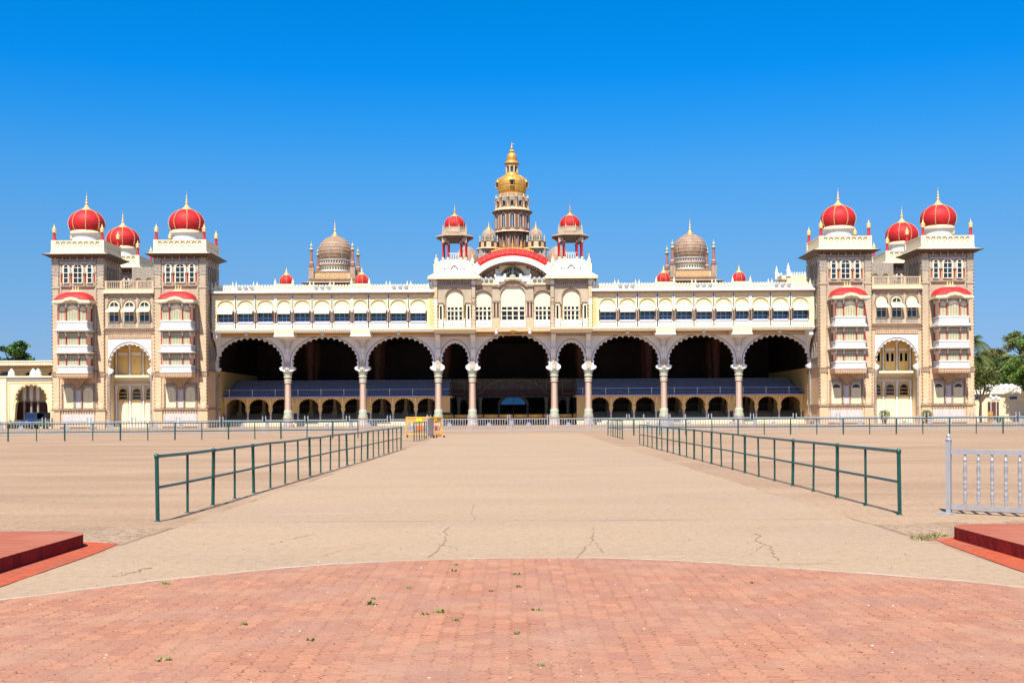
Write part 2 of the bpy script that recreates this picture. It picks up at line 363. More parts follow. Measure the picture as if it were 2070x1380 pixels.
    for sx in (-1, 1):
        p.box(-q + .05, q - .05, sx * (q - .18), sx * (q - .05), 22.0, 22.85, 'pale_cream'); p.box(sx * (q - .18), sx * (q - .05), -q + .2, q - .2, 22.0, 22.85, 'pale_cream')
        p.box(-q, q, sx * (q - .24), sx * q, 22.85, 22.97, 'cream'); p.box(sx * (q - .24), sx * q, -q + .24, q - .24, 22.85, 22.97, 'cream')
        for sy in (-1, 1): p.cbox(sx * (q - .25), sy * (q - .25), 22.45, .56, .56, 1.1, 'pale_cream')
        for k in range(8):
            x = -2.45 + k * .7
            for zz, s_ in ((22.62, .16), (22.28, .12)):
                p.cbox(x, sx * (q - .05), zz, s_, .07, s_, 'ochre' if s_ == .12 else 'cream'); p.cbox(sx * (q - .05), x, zz, .07, s_, s_, 'ochre' if s_ == .12 else 'cream')
            p.ribbon(arcp(x, 22.5, .26, .24, 0, 180, 6), .08, sx * (q - .05), sx * (q + .01), 'white')
    p.build('parapet', body)
    # drum, dome, finial
    dr = MB(); dr.lathe(0, 0, [(2.05, 22.1), (2.05, 22.6), (1.72, 23.0), (1.72, 23.85), (1.9, 24.0), (1.95, 24.1), (1.95, 24.4), (1.8, 24.5)], 'white', 36, mats=['white'] * 3 + ['white', 'cream', 'cream', 'cream']); dr.build('drum', body)
    prof = onion(0, 0, 24.42, 27.25, 2.17); do = MB(); do.lathe(0, 0, prof, 'red_dome', 48); ribs(do, 0, 0, prof, 8, 'gilt', .10, ph=R(22.5 - 6))
    do.lathe(0, 0, [(.95, 26.95), (.95, 27.1)], 'gilt', 20); do.build('dome', body)
    f = MB(); f.lathe(0, 0, [(.75, 27.12), (.72, 27.22), (.5, 27.34)], 'gilt', 20); finial(f, 0, 0, 27.3, 29.5, .5); f.build('finial', body)
    for sx in (-1, 1):
        for sy in (-1, 1):
            c = MB(); x, y = sx * 2.93, sy * 2.93
            c.lathe(x, y, [(.27, 22.95), (.27, 23.1), (.19, 23.25), (.16, 23.9)], 'red_paint', 10)
            c.lathe(x, y, [(.16, 23.9), (.27, 24.0), (.27, 24.08), (.2, 24.12), (.3, 24.3), (.26, 24.45), (.1, 24.6), (.08, 24.75), (.02, 25.0)], 'gilt', 10); c.build('corner_finial', body)
    # top windows
    for i, (x, wd) in enumerate(((-1.45, .60), (0, 1.10), (1.45, .60))):
        g = MB(); window(g, x, -h + .1, 17.75, 20.05, wd, 'pale_cream', 'glass', 1 if wd < 1 else 2, 3, fr=.11, dep=.14, rise=.42); g.build('window', body)
    # bay window stack
    W, Y0 = 1.85, -h - 2.0
    lev = [(6.8, 7.52, 8.95), (9.22, 9.98, 11.62), (12.08, 12.9, 15.1)]
    for li, (za, zb, zt) in enumerate(lev):
        g = MB()
        g.box(-W - .08, W + .08, Y0 - .08, -h, za - .12, za, 'white'); g.box(-W + .05, W - .05, Y0 + .05, -h, za, zb, 'white', top=(-W + .05, W - .05, Y0 + .05, -h))
        g.box(-W, W, Y0, -h, za + .04, za + .18, 'white', top=(-W + .05, W - .05, Y0 + .05, -h))
        for k in range(13):
            x = -W + .1 + k * (2 * W - .2) / 12; g.box(x - .05, x + .05, Y0, Y0 + .06, za + .15, zb - .06, 'marble')
        for k in range(7):
            y = Y0 + .15 + k * .3
            for sx in (-1, 1): g.box(sx * (W - .06), sx * W, y - .05, y + .05, za + .15, zb - .06, 'marble')
        g.box(-W - .03, W + .03, Y0 - .03, -h, zb - .06, zb + .02, 'white')
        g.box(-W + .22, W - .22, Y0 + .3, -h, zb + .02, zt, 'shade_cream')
        # shutters: louvred leaves behind the posts
        X = [-W + .12, -.78, .78, W - .12]
        for k in range(3):
            x0, x1 = X[k] + .1, X[k + 1] - .1; n = 4 if k != 1 else 7; top = zt - (.18 if li < 2 else .75)
            for j in range(n):
                a = x0 + (x1 - x0) * j / n; c = x0 + (x1 - x0) * (j + 1) / n
                g.box(a + .01, c - .01, Y0 + .22, Y0 + .27, zb, top, 'pale_cream'); g.box(a + .055, c - .055, Y0 + .19, Y0 + .22, zb + .14, top - .10, 'shutter_green')
            if li == 2:
                c0 = (x0 + x1) / 2; rw = (x1 - x0) / 2
                g.prism([(c0 + rw, top)] + arcp(c0, top, rw, .62 if k == 1 else .45, 0, 180, 10) + [(c0 - rw, top)], Y0 + .2, Y0 + .28, 'pale_cream')
                g.ribbon([(x0 - .02, zb + 1.5)] + arcp(c0, top, rw + .06, (.62 if k == 1 else .45) + .08, 180, 0, 10) + [(x1 + .02, zb + 1.5)], .12, Y0 + .05, Y0 + .2, 'grey_stone')
                panel(g, X[k] - .02, X[k + 1] + .02, top, zt + .25, [(x0, top)] + arcp(c0, top, rw, .60 if k == 1 else .43, 180, 0, 10) + [(x1, top)], Y0 + .1, Y0 + .2, 'grey_stone')
        for sx in (-1, 1):
            for j in range(3):
                y = Y0 + .4 + j * .5; g.box(sx * (W - .25), sx * (W - .19), y, y + .42, zb, zt - .15, 'pale_cream')
        posts = [(x, Y0 + .1) for x in X] + [(sx * (W - .12), y) for sx in (-1, 1) for y in (Y0 + 1.8,)]
        for x, y in posts:
            g.lathe(x, y, [(.09, zb), (.09, zb + .1), (.065, zb + .14), (.065, zt - .5), (.1, zt - .42), (.12, zt - .3), (.09, zt - .2), (.09, zt)], 'red_paint', 8, mats=['white', 'red_paint', 'red_paint', 'white', 'white', 'white', 'white'])
        if li < 2:
            g.box(-W - .03, W + .03, Y0 - .0, -h, zt, zt + .12, 'marble')
            g.box(-W - .42, W + .42, Y0 - .42, -h, zt + .12, zt + .17, 'brown_lead'); g.box(-W - .4, W + .4, Y0 - .4, -h, zt + .17, zt + .27, 'white', top=(-W - .08, W + .08, Y0 - .08, -h))
            for x in X: g.prism([(Y0, zt - .25), (Y0, zt + .12), (Y0 - .38, zt + .12)], x - .04, x + .04, 'marble', axis='x')
        if li == 0:
            g.box(-W - .04, W + .04, Y0 - .04, -h, 6.12, 6.62, 'peach', top=(-W - .1, W + .1, Y0 - .1, -h)); g.box(-W - .14, W + .14, Y0 - .14, -h, 6.6, 6.68, 'carved')
            for k in range(19): x = -W + k * 2 * W / 18; g.box(x - .05, x + .05, Y0 - .1, Y0 - .02, 6.2, 6.4, 'carved')
            g.box(-1.35, 1.35, -h - 1.2, -h, 5.95, 6.12, 'carved', top=(-1.6, 1.6, -h - 1.6, -h)); g.box(-.75, .75, -h - .6, -h, 5.55, 5.95, 'carved', top=(-1.3, 1.3, -h - 1.15, -h)); g.box(-.4, .4, -h - .3, -h, 5.15, 5.55, 'carved', top=(-.75, .75, -h - .6, -h)); g.box(-.12, .12, -h - .1, -h, 4.75, 5.15, 'carved', top=(-.4, .4, -h - .3, -h))
        g.build('bay_window', body)
    r = MB()                                                  # red curved roof over the bay
    zc0 = 15.1
    top_pts = [(-W - .3, 15.42), (-1.05, 15.5), (-.6, 15.72), (0, 15.84), (.6, 15.72), (1.05, 15.5), (W + .3, 15.42)]
    low_pts = [(-W - .45, 15.1), (-1.1, 15.12), (-.65, 15.36), (0, 15.5), (.65, 15.36), (1.1, 15.12), (W + .45, 15.1)]
    r.prism([(a, c - .12) for a, c in low_pts] + [(a, c + .04) for a, c in low_pts[::-1]], Y0 - .5, Y0 - .42, 'grey_stone')
    r.prism([(a, c + .04) for a, c in low_pts] + [(a, c) for a, c in top_pts[::-1]], Y0 - .40, Y0 - .1, 'cream')
    r.box(-W - .45, -W + .1, Y0 - .45, -h, 15.02, 15.12, 'grey_stone'); r.box(W - .1, W + .45, Y0 - .45, -h, 15.02, 15.12, 'grey_stone')
    r.box(-W - .25, W + .25, Y0 - .1, -h, 15.1, 15.55, 'cream')
    nx, ny = 18, 10; vs = []
    for j in range(ny + 1):
        for i in range(nx + 1):
            x = -W - .28 + i * (2 * W + .56) / nx; y = Y0 - .28 + j * (2.28) / ny
            ex = 1 - abs(x / (W + .28)) ** 2.6; ey = 1 - max(0, (Y0 + 1.2 - y) / 1.48) ** 2.6
            vs.append((x, y, 15.55 + 1.05 * max(0, ex) ** .55 * max(0, ey) ** .55 + .12 * math.exp(-(x / .7) ** 2) * (1 if ey < .5 else 0)))
    r.add(vs, [(j * (nx + 1) + i, j * (nx + 1) + i + 1, (j + 1) * (nx + 1) + i + 1, (j + 1) * (nx + 1) + i) for j in range(ny) for i in range(nx)], 'red_dome', True)
    for x in (-1.2, 0, 1.2): r.beads((x, Y0 - .25, 15.75), (x * .8, Y0 + .5, 16.5), .3, .07, 'gilt')
    r.box(-.75, .75, -h - 1.2, -h, 16.5, 16.75, 'cream', top=(-.35, .35, -h - .9, -h))
    for x in (-.32, 0, .32): r.lathe(x, -h - .75, [(.09, 16.7), (.13, 16.9), (.05, 17.0), (.02, 17.35)], 'gilt', 8)
    r.build('bay_roof', body)
    return body
def lower_windows(body, dark):
    for sx in (-1, 1):
        g = MB(); x = sx * 1.2; h = 3.18
        window(g, x, -h + .06, 2.5, 4.95, 1.12, 'cream', 'glass_dark' if dark else 'cream', 1, 1, fr=.10, dep=.10, solid=1.0)
        g.box(x - .02, x + .02, -h - .02, -h + .02, 2.55, 4.3, 'yellow_wall')
        g.build('window', body)
TX, TXi, TY = 53.2, 40.7, -1.62
tw = make_tower(-TX, TY)
towers = [tw]
for x in (-TXi, TXi, TX, ): towers.append(dup(tw, (x, TY, 0)))
for i, t in enumerate(towers): lower_windows(t, i > 1)
for x in (-TX, TX): dup(tw, (x, 12.2, 0))

# ================================================================ gate wings between the towers
def make_gate_wing(cx, right):
    y0 = -4.6; b = MB(); hw = 3.07
    ctr = 0.0
    cur = [(-2.55, 6.55), (-2.22, 6.75), (-2.1, 7.05)] + scallop(0, 7.7, 2.38, 2.42, 15, 190, -10) + [(2.1, 7.05), (2.22, 6.75), (2.55, 6.55)]
    panel(b, -2.62, 2.62, 6.5, 10.9, cur, y0 - .05, y0 + .5, 'white')
    b.box(-hw, -2.6, y0, y0 + .5, 0, 6.5, 'peach'); b.box(2.6, hw, y0, y0 + .5, 0, 6.5, 'peach')
    b.box(-hw, -2.62, y0, y0 + .5, 6.5, 10.9, 'peach'); b.box(2.62, hw, y0, y0 + .5, 6.5, 10.9, 'peach')
    b.ribbon(arcp(0, 7.7, 2.62, 2.82, 180, 0, 24), .07, y0 - .1, y0, 'bead')
    for sx in (-1, 1):
        b.box(sx * 2.62, sx * 2.85, y0 - .15, y0, 6.4, 6.75, 'carved'); b.box(sx * 2.68 - .04, sx * 2.68 + .04, y0 - .1, y0, 6.7, 10.8, 'stone')
        b.lathe(sx * 2.6, y0 + .12, [(.3, .0), (.3, .6), (.22, .8), (.17, 1.2), (.17, 5.6), (.27, 6.0), (.3, 6.5)], 'grey_stone', 10)
        b.beads((sx * 2.6 - .17, y0 - .04, 1.3), (sx * 2.6 - .17, y0 - .04, 5.6), .35, .1)
    b.box(-hw, hw, y0, y0 + .5, 10.9, 17.0, 'stone')
    b.box(-2.62, 2.62, y0 - .07, y0, 10.9, 11.02, 'bead'); b.box(-2.62, 2.62, y0 - .05, y0, 11.02, 11.5, 'peach')
    for k in range(24): b.box(-2.6 + k * .22, -2.5 + k * .22, y0 - .09, y0 - .05, 11.15, 11.42, 'carved')
    b.box(-hw, hw, y0 - .1, y0, 11.55, 11.68, 'carved'); b.box(-hw, hw, y0 - .22, y0, 12.05, 12.2, 'carved'); b.box(-hw, hw, y0 - .28, y0, 12.2, 12.3, 'stone')
    for k in range(28): b.box(-3.0 + k * .215, -2.9 + k * .215, y0 - .16, y0, 11.9, 12.05, 'peach')
    for x in (-2.75, -.98, .98, 2.75): b.box(x - .13, x + .13, y0 - .1, y0, 12.3, 16.2, 'stone')
    for x in (-1.86, 0, 1.86):
        b.ribbon([(x + .78, 14.6)] + arcp(x, 15.0, .76, .85, 0, 180, 12) + [(x - .78, 14.6)], .12, y0 - .1, y0, 'carved')
        b.box(x - .72, x + .72, y0 - .03, y0, 12.35, 13.0, 'grey_stone')
    b.box(-hw, hw, y0 - .35, y0, 16.3, 16.45, 'grey_stone'); b.box(-hw, hw, y0 - .5, y0, 16.45, 16.95, 'peach', top=(-hw, hw, y0 - .3, y0))
    b.box(-hw, hw, y0 + .5, 8, 16.6, 17.0, 'stone')          # terrace
    b.box(-hw, hw, 6, 6.4, 17.0, 21.0, 'grey_stone')          # back wall of the terrace
    for x in (-2.2, -.8, .6, 2.0): b.ribbon(arched(x, 17.2, 19.6, .9), .12, 5.9, 6.0, 'carved')
    b.box(-hw, hw, y0 + .5, 5, 6.2, 6.5, 'cream')            # the floor inside, running to the back
    wing = b.build('gate_wing', PALACE); wing.location = (cx, 0, 0)
    # recess: back walls
    r = MB(); yb = y0 + 2.7
    r.box(-hw, hw, yb, yb + .3, 0, 6.2, 'pale_cream'); r.box(-hw, hw, yb, yb + .3, 6.5, 10.9, 'yellow_wall')
    r.box(-hw, -hw + .3, y0 + .5, yb, 0, 6.2, 'cream'); r.box(hw - .3, hw, y0 + .5, yb, 0, 6.2, 'cream')
    r.box(-hw, -hw + .3, y0 + .5, yb, 6.5, 10.9, 'yellow_wall'); r.box(hw - .3, hw, y0 + .5, yb, 6.5, 10.9, 'yellow_wall')
    r.box(-hw, hw, y0 + .5, yb, 10.6, 10.9, 'yellow_wall')
    r.box(-hw, hw, yb - .35, yb, 5.9, 6.5, 'white'); r.box(-hw, hw, yb - .2, yb, 5.3, 5.5, 'white')
    for x in (-2.55, -.85, .85, 2.55):
        r.lathe(x, yb - .12, [(.2, 0), (.2, .5), (.12, .6), (.12, 4.4), (.2, 4.6), (.2, 5.3)], 'white', 10)
        r.lathe(x, yb - .12, [(.17, 6.5), (.17, 6.8), (.11, 6.9), (.11, 9.6), (.2, 9.9), (.2, 10.6)], 'white', 10)
    r.box(-hw, hw, y0 - .1, yb, 0.0, .12, 'peach')
    r.build('recess', wing)
    for k, x in enumerate((-1.7, 0, 1.7)):
        g = MB(); window(g, x, yb - .02, 3.5, 4.95, 1.15, 'yellow_wall', 'glass_dark', 1, 2, fr=.14, dep=.14)
        g.box(x - .62, x + .62, yb - .1, yb - .02, .1, 3.4, 'cream'); g.box(x - .5, x + .5, yb - .13, yb - .09, .3, 3.0, 'pale_cream')
        g.box(x - .66, x + .66, yb - .22, yb - .02, 3.28, 3.45, 'yellow_wall'); g.build('door', wing)
        g = MB(); g.box(x - .6, x + .6, yb - .08, yb - .02, 6.6, 10.0, 'yellow_wall'); g.box(x - .6, x + .6, yb - .14, yb - .05, 9.05, 9.4, 'white')
        if right:
            for q in (-.3, .3): window(g, x + q, yb - .06, 7.7, 8.75, .42, 'cream', 'glass', 1, 1, fr=.09, square=True, dep=.1)
        else: g.box(x - .45, x + .45, yb - .11, yb - .07, 6.9, 8.8, 'yellow_wall')
        g.build('shutter', wing)
    for i, x in enumerate((-1.86, 0, 1.86)):
        g = MB(); window(g, x, y0 - .03, 12.95, 15.45, 1.2, 'cream', 'glass', 2, 2, fr=.11, dep=.1)
        if right and i != 1: g.prism(arched(x, 14.5, 15.45, 1.15), y0 - .12, y0 - .05, 'pale_cream')
        g.box(x - .6, x + .6, y0 - .09, y0 - .03, 13.0, 13.15, 'shutter_green'); g.build('window', wing)
        g = MB(); g.add([(x - .68, y0 - .08, 14.75), (x + .68, y0 - .08, 14.75), (x + .8, y0 - .95, 14.22), (x - .8, y0 - .95, 14.22), (x - .8, y0 - .95, 14.12), (x + .8, y0 - .95, 14.12), (x - .68, y0 - .08, 14.68), (x + .68, y0 - .08, 14.68)],
                        [(0, 1, 2, 3), (3, 2, 5, 4), (6, 4, 5, 7), (0, 3, 4, 6), (1, 7, 5, 2)], 'pale_cream'); g.build('awning', wing)
    g = MB()
    g.box(-hw, hw, y0 - .1, y0 + .15, 17.0, 17.12, 'stone'); g.box(-hw, hw, y0 - .1, y0 + .15, 17.85, 18.0, 'stone')
    for x in (-hw + .2, -1.0, 1.0, hw - .2): g.box(x - .12, x + .12, y0 - .12, y0 + .17, 17.0, 18.02, 'peach')
    for k in range(26):
        x = -2.85 + k * .228; g.lathe(x, y0, [(.05, 17.12), (.085, 17.3), (.04, 17.5), (.07, 17.7), (.05, 17.85)], 'stone', 6)
    g.build('balustrade', wing)
    return wing
make_gate_wing(-46.95, False); make_gate_wing(46.95, True)

# ================================================================ arcade wall, columns, hall behind
bays = [(-33.31, 9.5, 0), (-23.81, 9.5, 0), (-14.28, 9.56, 0), (-7.345, 4.31, 1), (0, 10.38, 2), (7.345, 4.31, 1), (14.28, 9.56, 0), (23.81, 9.5, 0), (33.31, 9.5, 0)]
cols_u = [-38.0, -28.56, -19.06, -9.5, -5.19, 5.19, 9.5, 19.06, 28.56, 38.0]
b = MB()
for c, wd, kind in bays:
    hw = wd / 2; xf = hw - .28
    if kind == 1: F = [(xf, 6.95), (1.62, 7.0), (1.42, 7.15), (1.32, 7.35), (1.36, 7.55)]; cur = [(c - p, q) for p, q in F] + scallop(c, 8.25, 1.52, 2.1, 13, 196, -16) + [(c + p, q) for p, q in F[::-1]]
    else:
        a = 3.98 if kind == 0 else 4.35; bb = 2.88 if kind == 0 else 3.1; zc = 8.16
        F = [(xf, 6.95), (a + .21, 6.99), (a - .09, 7.13), (a - .22, 7.3), (a - .2, 7.42)]; cur = [(c - p, q) for p, q in F] + scallop(c, zc, a, bb, 19, 193, -13) + [(c + p, q) for p, q in F[::-1]]
    panel(b, c - hw, c + hw, 6.95, 11.3, cur, 0, .9, 'white')
    if kind == 1: b.ribbon([(c - 1.95, 7.6)] + arcp(c, 8.25, 1.92, 2.6, 180, 0, 24) + [(c + 1.95, 7.6)], .06, -.05, 0, 'bead')
    else: b.ribbon([(c - a - .38, 7.6)] + arcp(c, 8.16, a + .38, bb + .36, 180, 0, 36) + [(c + a + .38, 7.6)], .06, -.05, 0, 'bead')
arc = None
b.box(-38.2, 38.2, -.06, .9, 11.3, 11.38, 'bead'); b.box(-38.2, 38.2, -.12, .9, 11.38, 11.48, 'white'); b.box(-38.2, 38.2, 0, .9, 11.48, 12.0, 'ochre')
for x in (-37.9, 37.9): b.box(x - .45, x + .45, .05, .9, 0, 6.95, 'grey_stone')
arc = b.build('arcade_wall', PALACE)
def make_column(x):
    c = MB()
    c.lathe(0, .45, [(.72, 0), (.72, .25), (.6, .35), (.6, .95), (.68, 1.0), (.68, 1.08)], 'sage', 8, smooth=False, ph=R(22.5), mats=['column_pink', 'column_pink', 'marble', 'column_pink', 'column_pink'])
    c.lathe(0, .45, [(.6, 1.08), (.62, 1.3), (.5, 1.6), (.56, 1.9), (.46, 2.05), (.43, 2.1)], 'sage', 14)
    c.lathe(0, .45, [(.42, 2.1), (.37, 5.45)], 'column_pink', 14)
    c.lathe(0, .45, [(.40, 5.45), (.46, 5.5), (.46, 5.62), (.38, 5.68), (.48, 5.78), (.5, 5.9), (.4, 5.98), (.4, 6.05), (.52, 6.15), (.53, 6.35), (.44, 6.45), (.54, 6.6), (.58, 6.72), (.58, 6.8), (.64, 6.84), (.64, 6.95)], 'sage', 14,
            mats=['sage', 'peach', 'sage', 'marble', 'marble', 'column_pink', 'sage', 'marble', 'sage', 'sage', 'sage', 'sage', 'grey_stone', 'sage', 'sage'])
    for a in (R(200), R(340), R(180), R(0), R(235), R(305)):
        ca, sa = math.cos(a), math.sin(a)
        c.beads((.44 * ca, .45 + .44 * sa, 2.2), (.39 * ca, .45 + .39 * sa, 5.4), .26, .11 if sa > -.5 else .06)
    col = c.build('column', arc); col.location = (x, 0, 0)
    return col
proto = make_column(-28.56)
for x in cols_u:
    if x != -28.56:
        k = proto.copy(); COL.objects.link(k); k.location.x = x * (1 if abs(x) < 37 else 1.0)
for x in cols_u[1:-1]:
    n = MB(); n.box(x - .3, x + .3, -.14, 0, 7.0, 8.0, 'marble'); n.prism([(x - .3, 8.0), (x, 8.45), (x + .3, 8.0)], -.14, 0, 'peach')
    n.prism(arched(x, 7.12, 7.95, .36), -.17, -.13, 'sage'); n.ribbon(arched(x, 7.1, 8.0, .44), .07, -.2, -.13, 'peach')
    n.lathe(x, -.16, [(.1, 7.15), (.13, 7.4), (.07, 7.5), (.09, 7.62), (.03, 7.75)], 'marble', 8); n.build('niche', arc)

# hall interior
h = MB()
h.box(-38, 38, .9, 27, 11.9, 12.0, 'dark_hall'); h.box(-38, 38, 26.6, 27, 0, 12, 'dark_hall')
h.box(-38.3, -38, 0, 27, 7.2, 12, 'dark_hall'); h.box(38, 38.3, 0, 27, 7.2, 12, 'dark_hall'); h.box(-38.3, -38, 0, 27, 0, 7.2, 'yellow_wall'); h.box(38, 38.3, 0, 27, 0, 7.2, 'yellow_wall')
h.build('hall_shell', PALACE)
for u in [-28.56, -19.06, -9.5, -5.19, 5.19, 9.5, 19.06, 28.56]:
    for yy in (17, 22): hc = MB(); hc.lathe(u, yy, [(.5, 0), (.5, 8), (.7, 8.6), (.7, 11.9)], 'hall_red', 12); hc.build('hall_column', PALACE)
# balcony storey across the middle
q = MB(); yb = 14.5
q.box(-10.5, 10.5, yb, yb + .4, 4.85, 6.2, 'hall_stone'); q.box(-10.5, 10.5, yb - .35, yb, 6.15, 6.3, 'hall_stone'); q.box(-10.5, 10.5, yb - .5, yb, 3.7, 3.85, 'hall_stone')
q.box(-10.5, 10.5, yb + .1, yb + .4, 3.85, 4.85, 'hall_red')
for x in [-9.6, -7.6, -5.4, 5.4, 7.6, 9.6]: q.ribbon([(x - .8, 4.2), (x - .8, 5.9), (x + .8, 5.9), (x + .8, 4.2), (x - .8, 4.2)], .1, yb - .1, yb, 'shade_cream')
q.ribbon(scallop(0, 4.0, 4.3, 1.9, 11, 170, 10), .16, yb - .15, yb, 'shade_cream'); q.ribbon(arcp(0, 3.9, 4.6, 2.1, 180, 0, 20), .12, yb - .2, yb, 'hall_stone')
for k in range(40): q.box(-10.3 + k * .53, -10.1 + k * .53, yb - .3, yb, 5.98, 6.12, 'shade_cream')
for x in (-7.6, -6.1, 6.1, 7.6, -4.6, 4.6): q.lathe(x, yb + .1, [(.35, 0), (.35, .6), (.27, .7), (.25, 3.2), (.45, 3.75)], 'shade_cream', 10)
for x in (-6.85, 6.85): panel(q, x - .8, x + .8, 2.8, 3.8, [(x - .45, 2.8)] + arcp(x, 2.8, .45, .6, 180, 0, 10) + [(x + .45, 2.8)], yb, yb + .3, 'hall_stone')
q.box(-10.5, 10.5, 25.0, 25.2, 0, 4.8, 'dark_hall')
q.ribbon([(-2.0, .1), (-2.0, 2.6)] + arcp(0, 2.7, 2.0, 1.3, 180, 0, 14) + [(2.0, 2.6), (2.0, .1)], .32, 16.6, 16.9, 'hall_stone')
q.ribbon(arcp(0, 2.7, 2.02, 1.32, 178, 125, 6), .3, 16.4, 16.6, 'shade_cream'); q.ribbon(arcp(0, 2.7, 2.02, 1.32, 55, 2, 6), .3, 16.4, 16.6, 'shade_cream')
q.build('inner_balcony', PALACE)
q = MB(); q.prism([(1.7, 2.75)] + arcp(0, 2.75, 1.7, 1.1, 0, 180, 14) + [(-1.7, 2.75)], 16.7, 16.75, 'fanlight'); q.box(-.03, .03, 16.66, 16.7, 0, 3.8, 'hall_stone'); q.box(-1.7, 1.7, 16.66, 16.7, 2.7, 2.78, 'hall_stone')
q.build('fanlight', PALACE)

# seating tribunes inside the arcade
def make_tribune(sg):
    yv = 5.4; t = MB()
    A, B = sg * 8.3, sg * 38.0
    lo, hi = min(A, B), max(A, B)
    cen = [sg * c for c in (33.31, 23.81, 14.28)]
    for c in cen:
        for k in (-1, 0, 1):
            x = c + k * 3.0
            cur = [(x - 1.42, 1.7), (x - 1.3, 1.95)] + scallop(x, 2.45, 1.22, 1.02, 11, 186, -6) + [(x + 1.3, 1.95), (x + 1.42, 1.7)]
            panel(t, x - 1.5, x + 1.5, 1.7, 3.62, cur, yv, yv + .35, 'yellow_wall')
    marks = sorted([c + s_ * 4.5 for c in cen for s_ in (-1, 1)])
    for i in range(0, len(marks) - 1):
        if marks[i + 1] - marks[i] < 2.0: t.box(marks[i], marks[i + 1], yv + .02, yv + .33, 1.7, 3.62, 'yellow_wall')
    t.box(lo, marks[0], yv + .02, yv + .33, 0, 3.62, 'yellow_wall') if marks[0] - lo > .1 and sg > 0 else t.box(lo, marks[0], yv + .02, yv + .33, 1.7, 3.62, 'yellow_wall')
    t.box(marks[-1], hi, yv + .02, yv + .33, 1.7, 3.62, 'yellow_wall')
    t.box(lo, hi, yv - .75, yv + .6, 3.78, 3.86, 'lilac'); t.box(lo, hi, yv - .3, yv + .35, 3.62, 3.78, 'cream')
    for k in range(int((hi - lo) / .3)): t.box(lo + k * .3, lo + k * .3 + .16, yv - .78, yv - .74, 3.66, 3.84, 'lilac')
    ex = A
    t.box(ex - .2, ex + .2, yv, yv + 6, 3.62, 3.86, 'yellow_wall')
    trib = t.build('tribune', PALACE)
    # curved brackets under the eave + posts
    for c in cen:
        for x in (c - 4.5 + .08, c - 1.5, c + 1.5, c + 4.5 - .08):
            p = MB(); p.lathe(x, yv + .17, [(.17, .55), (.17, .75), (.12, .8), (.12, 1.15), (.13, 1.2), (.13, 1.6), (.12, 1.65), (.16, 1.75), (.16, 2.8)], 'cream', 8, mats=['cream'] * 3 + ['lilac', 'lilac', 'cream', 'cream', 'cream'])
            p.prism([(yv, 2.7), (yv - .12, 3.2), (yv - .6, 3.62), (yv, 3.62)], x - .07, x + .07, 'cream', axis='x'); p.build('post', trib)
    s_ = MB()
    s_.box(lo, hi, yv - 1.0, yv + 1.0, 0, .3, 'cream'); s_.box(lo, hi, yv - .4, yv + 1.0, .3, .55, 'pale_cream')
    for k in range(5): s_.box(lo, hi, yv + 1.0 + k * .9, yv + 6, .55 if k == 0 else .55 + k * .28 - .28, .55 + k * .28, 'shade_cream') if k else None
    s_.build('plinth', trib)
    s_ = MB()                                                # raked seats above, blue-grey
    for k in range(8):
        z = 3.9 + k * .3; y = yv + .6 + k * .95
        s_.box(lo, hi, y, y + .95, z - .3, z, 'hall_stone'); s_.box(lo + .3, hi - .3, y + .06, y + .5, z + .04, z + .10, 'seat_blue'); s_.box(lo + .3, hi - .3, y + .45, y + .5, z + .10, z + .16, 'lilac')
    s_.build('raked_seats', trib)
    s_ = MB()
    for z in (4.25, 4.75): s_.tube([(lo, yv + .1, z), (hi, yv + .1, z)], .035, 'lilac')
    k = lo + .8
    while k < hi: s_.tube([(k, yv + .1, 3.86), (k, yv + .1, 4.85)], .06, 'white'); k += 3.0
    s_.build('handrail', trib)
    s_ = MB()
    for row, yy in enumerate((yv + 3.6, yv + 7.0)):
        x = lo + 1.4
        while x < hi - .5:
            s_.box(x - .35, x + .35, yy - .35, yy + .35, .5 + row * .8, 1.9 + row * .7, 'shade_cream'); s_.lathe(x, yy, [(.26, 1.9 + row * .7), (.22, 3.4), (.35, 3.6)], 'shade_cream', 8); x += 3.17
    x = lo + .3
    while x < hi: s_.box(x, x + .04, yv + 5.2, yv + 5.24, 1.6, 2.6, 'hall_stone'); x += .22
    s_.box(lo, hi, yv + 5.2, yv + 5.24, 2.6, 2.66, 'hall_stone'); s_.box(lo, hi, yv + 8, yv + 8.2, 0, 3.6, 'dark_hall')
    s_.build('undercroft', trib)
make_tribune(-1); make_tribune(1)

